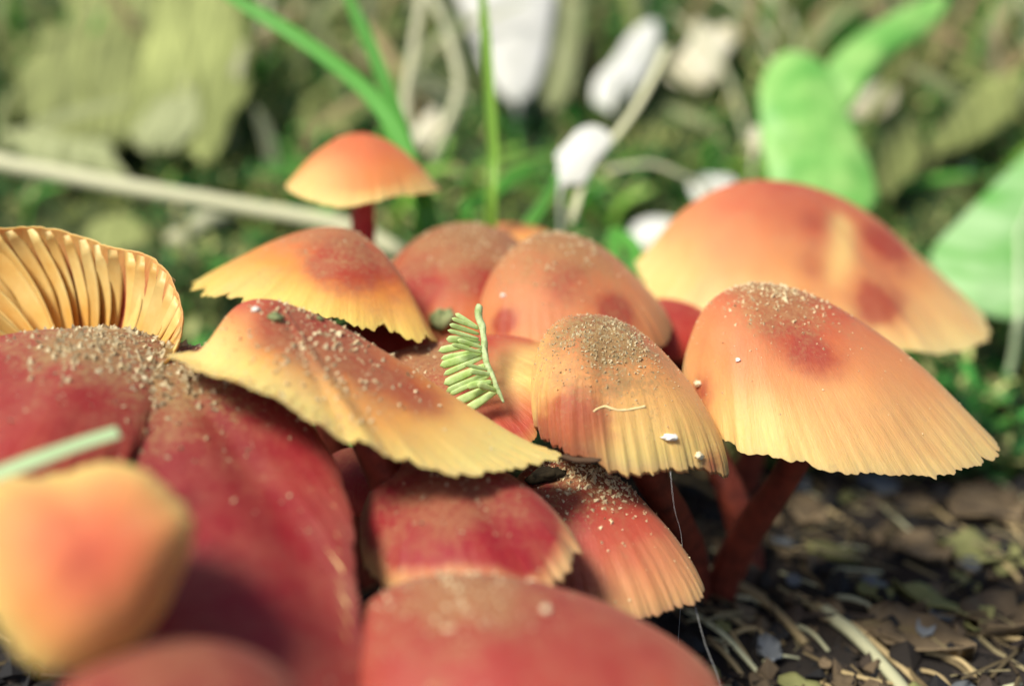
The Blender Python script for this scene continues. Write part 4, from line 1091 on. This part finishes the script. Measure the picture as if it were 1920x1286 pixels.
# moss and fine ground cover: uncountable
def moss():
    m, nt, b = new_mat('moss_leaf')
    at = nd(nt, 'ShaderNodeAttribute', attribute_name='tint')
    nt.links.new(at.outputs['Color'], b.inputs['Base Color'])
    b.inputs['Roughness'].default_value = 0.6
    b.inputs['Specular IOR Level'].default_value = 0.3
    V, F, C = [], [], []
    r = np.random.default_rng(3)
    pal = np.array([(0.025, 0.12, 0.025), (0.05, 0.23, 0.04), (0.11, 0.34, 0.05), (0.24, 0.28, 0.07), (0.42, 0.40, 0.17), (0.02, 0.06, 0.03)])
    k = 0
    while k < 18000:
        y = 9.8 + 26 * r.random() ** 1.2
        x = (r.random() * 2 - 1) * (0.62 * y + 6)
        cl = n3(x * 0.5, y * 0.5, 8) + 0.6 * n3(x * 1.7, y * 1.7, 2)
        if cl < -0.25 and r.random() < 0.8: continue
        z = ground(x, y)
        h = r.uniform(0.15, 0.55) * (1 + 0.6 * cl)
        c0 = pal[min(5, int(r.random() * 6))] if r.random() < 0.5 else pal[0 if cl > 0.3 else (1 if cl > 0 else 3)]
        if r.random() < 0.07: c0 = np.array((0.50, 0.54, 0.20))
        c0 = c0 * r.uniform(0.7, 1.3)
        yaw = r.random() * 6.28
        lean = r.normal(0, 0.25, 2)
        for q in range(5):
            a = yaw + q * 2.4; f0 = 0.15 + 0.17 * q
            base = np.array([x + lean[0] * h * f0, y + lean[1] * h * f0, z + h * f0 - 0.03])
            L = h * r.uniform(0.45, 0.8)
            dr = np.array([math.cos(a), math.sin(a), r.uniform(0.3, 1.3)]); dr /= np.linalg.norm(dr)
            sd = np.array([-math.sin(a), math.cos(a), 0]) * L * 0.16
            o = len(V)
            V += [base - sd * 0.5, base + sd * 0.5, base + dr * L * 0.55 + sd, base + dr * L * 0.55 - sd, base + dr * L - np.array([0, 0, L * .12])]
            F += [(o, o + 1, o + 2, o + 3), (o + 3, o + 2, o + 4)]
            C += [c0 * r.uniform(0.85, 1.15)] * 5
        k += 1
    o = mk('moss', V, F, m, attrs={'tint': np.clip(np.array(C), 0, 1)}, smooth=False)
    o['kind'] = 'stuff'; o['label'] = 'soft green and straw coloured moss covering the bank'; o['category'] = 'moss'
moss()

def crumbs():
    m, nt, b = new_mat('soil_crumb')
    at = nd(nt, 'ShaderNodeAttribute', attribute_name='tint')
    nt.links.new(at.outputs['Color'], b.inputs['Base Color']); b.inputs['Roughness'].default_value = 0.85
    V, F, C = [], [], []
    r = np.random.default_rng(4)
    for k in range(9000):
        y = r.uniform(3.0, 12.5); x = r.uniform(-9, 10)
        z = ground(x, y); s = 0.02 + 0.13 * r.random() ** 3
        c0 = np.array([(0.02, 0.015, 0.012), (0.05, 0.035, 0.025), (0.012, 0.012, 0.014), (0.14, 0.10, 0.06)][r.integers(4) if r.random() < .6 else 2])
        o = len(V)
        for d in ((1, 0, 0), (-1, 0, 0), (0, 1, 0), (0, -1, 0), (0, 0, 1), (0, 0, -1)):
            V.append(np.array([x, y, z + s * 0.3]) + np.array(d) * s * r.uniform(0.6, 1.3) + r.normal(0, s * .25, 3))
            C.append(c0)
        F += [(o + a, o + bq, o + c) for a, bq, c in ((0, 2, 4), (2, 1, 4), (1, 3, 4), (3, 0, 4), (2, 0, 5), (1, 2, 5), (3, 1, 5), (0, 3, 5))]
    for k in range(2600):
        y = r.uniform(5.0, 13.5); x = r.uniform(-9, 11); a = r.random() * 3.14; L = r.uniform(0.08, 0.5); w = r.uniform(0.006, 0.02)
        z = ground(x, y) + r.uniform(0.0, 0.08); tz = r.normal(0, 0.12) * L
        c0 = np.array([(0.05, 0.035, 0.02), (0.16, 0.12, 0.06), (0.26, 0.22, 0.12), (0.03, 0.02, 0.015)][r.integers(4)])
        o = len(V); d = np.array([math.cos(a) * L, math.sin(a) * L, tz]); q = np.array([-math.sin(a), math.cos(a), 0]) * w
        c = np.array([x, y, z]); up = np.array([0, 0, w * 1.5])
        for e in (-1, 0, 1):
            m0 = c + d * e + (np.array([0, 0, 0.06 * L]) if e == 0 else 0) + q * (2.5 * r.normal() if e == 0 else 0)
            V += [m0 - q, m0 + q, m0 + up]; C += [c0] * 3
        for e in (0, 3): F += [(o + e, o + e + 1, o + e + 4, o + e + 3), (o + e + 1, o + e + 2, o + e + 5, o + e + 4), (o + e + 2, o + e, o + e + 3, o + e + 5)]
    o = mk('soil_crumbs', V, F, m, attrs={'tint': np.array(C)}, smooth=False)
    o['kind'] = 'stuff'; o['label'] = 'loose dark crumbs and fine fibres of soil around the stems'; o['category'] = 'soil'
crumbs()

for o in bpy.data.objects:
    if '_o' in o: del o['_o']
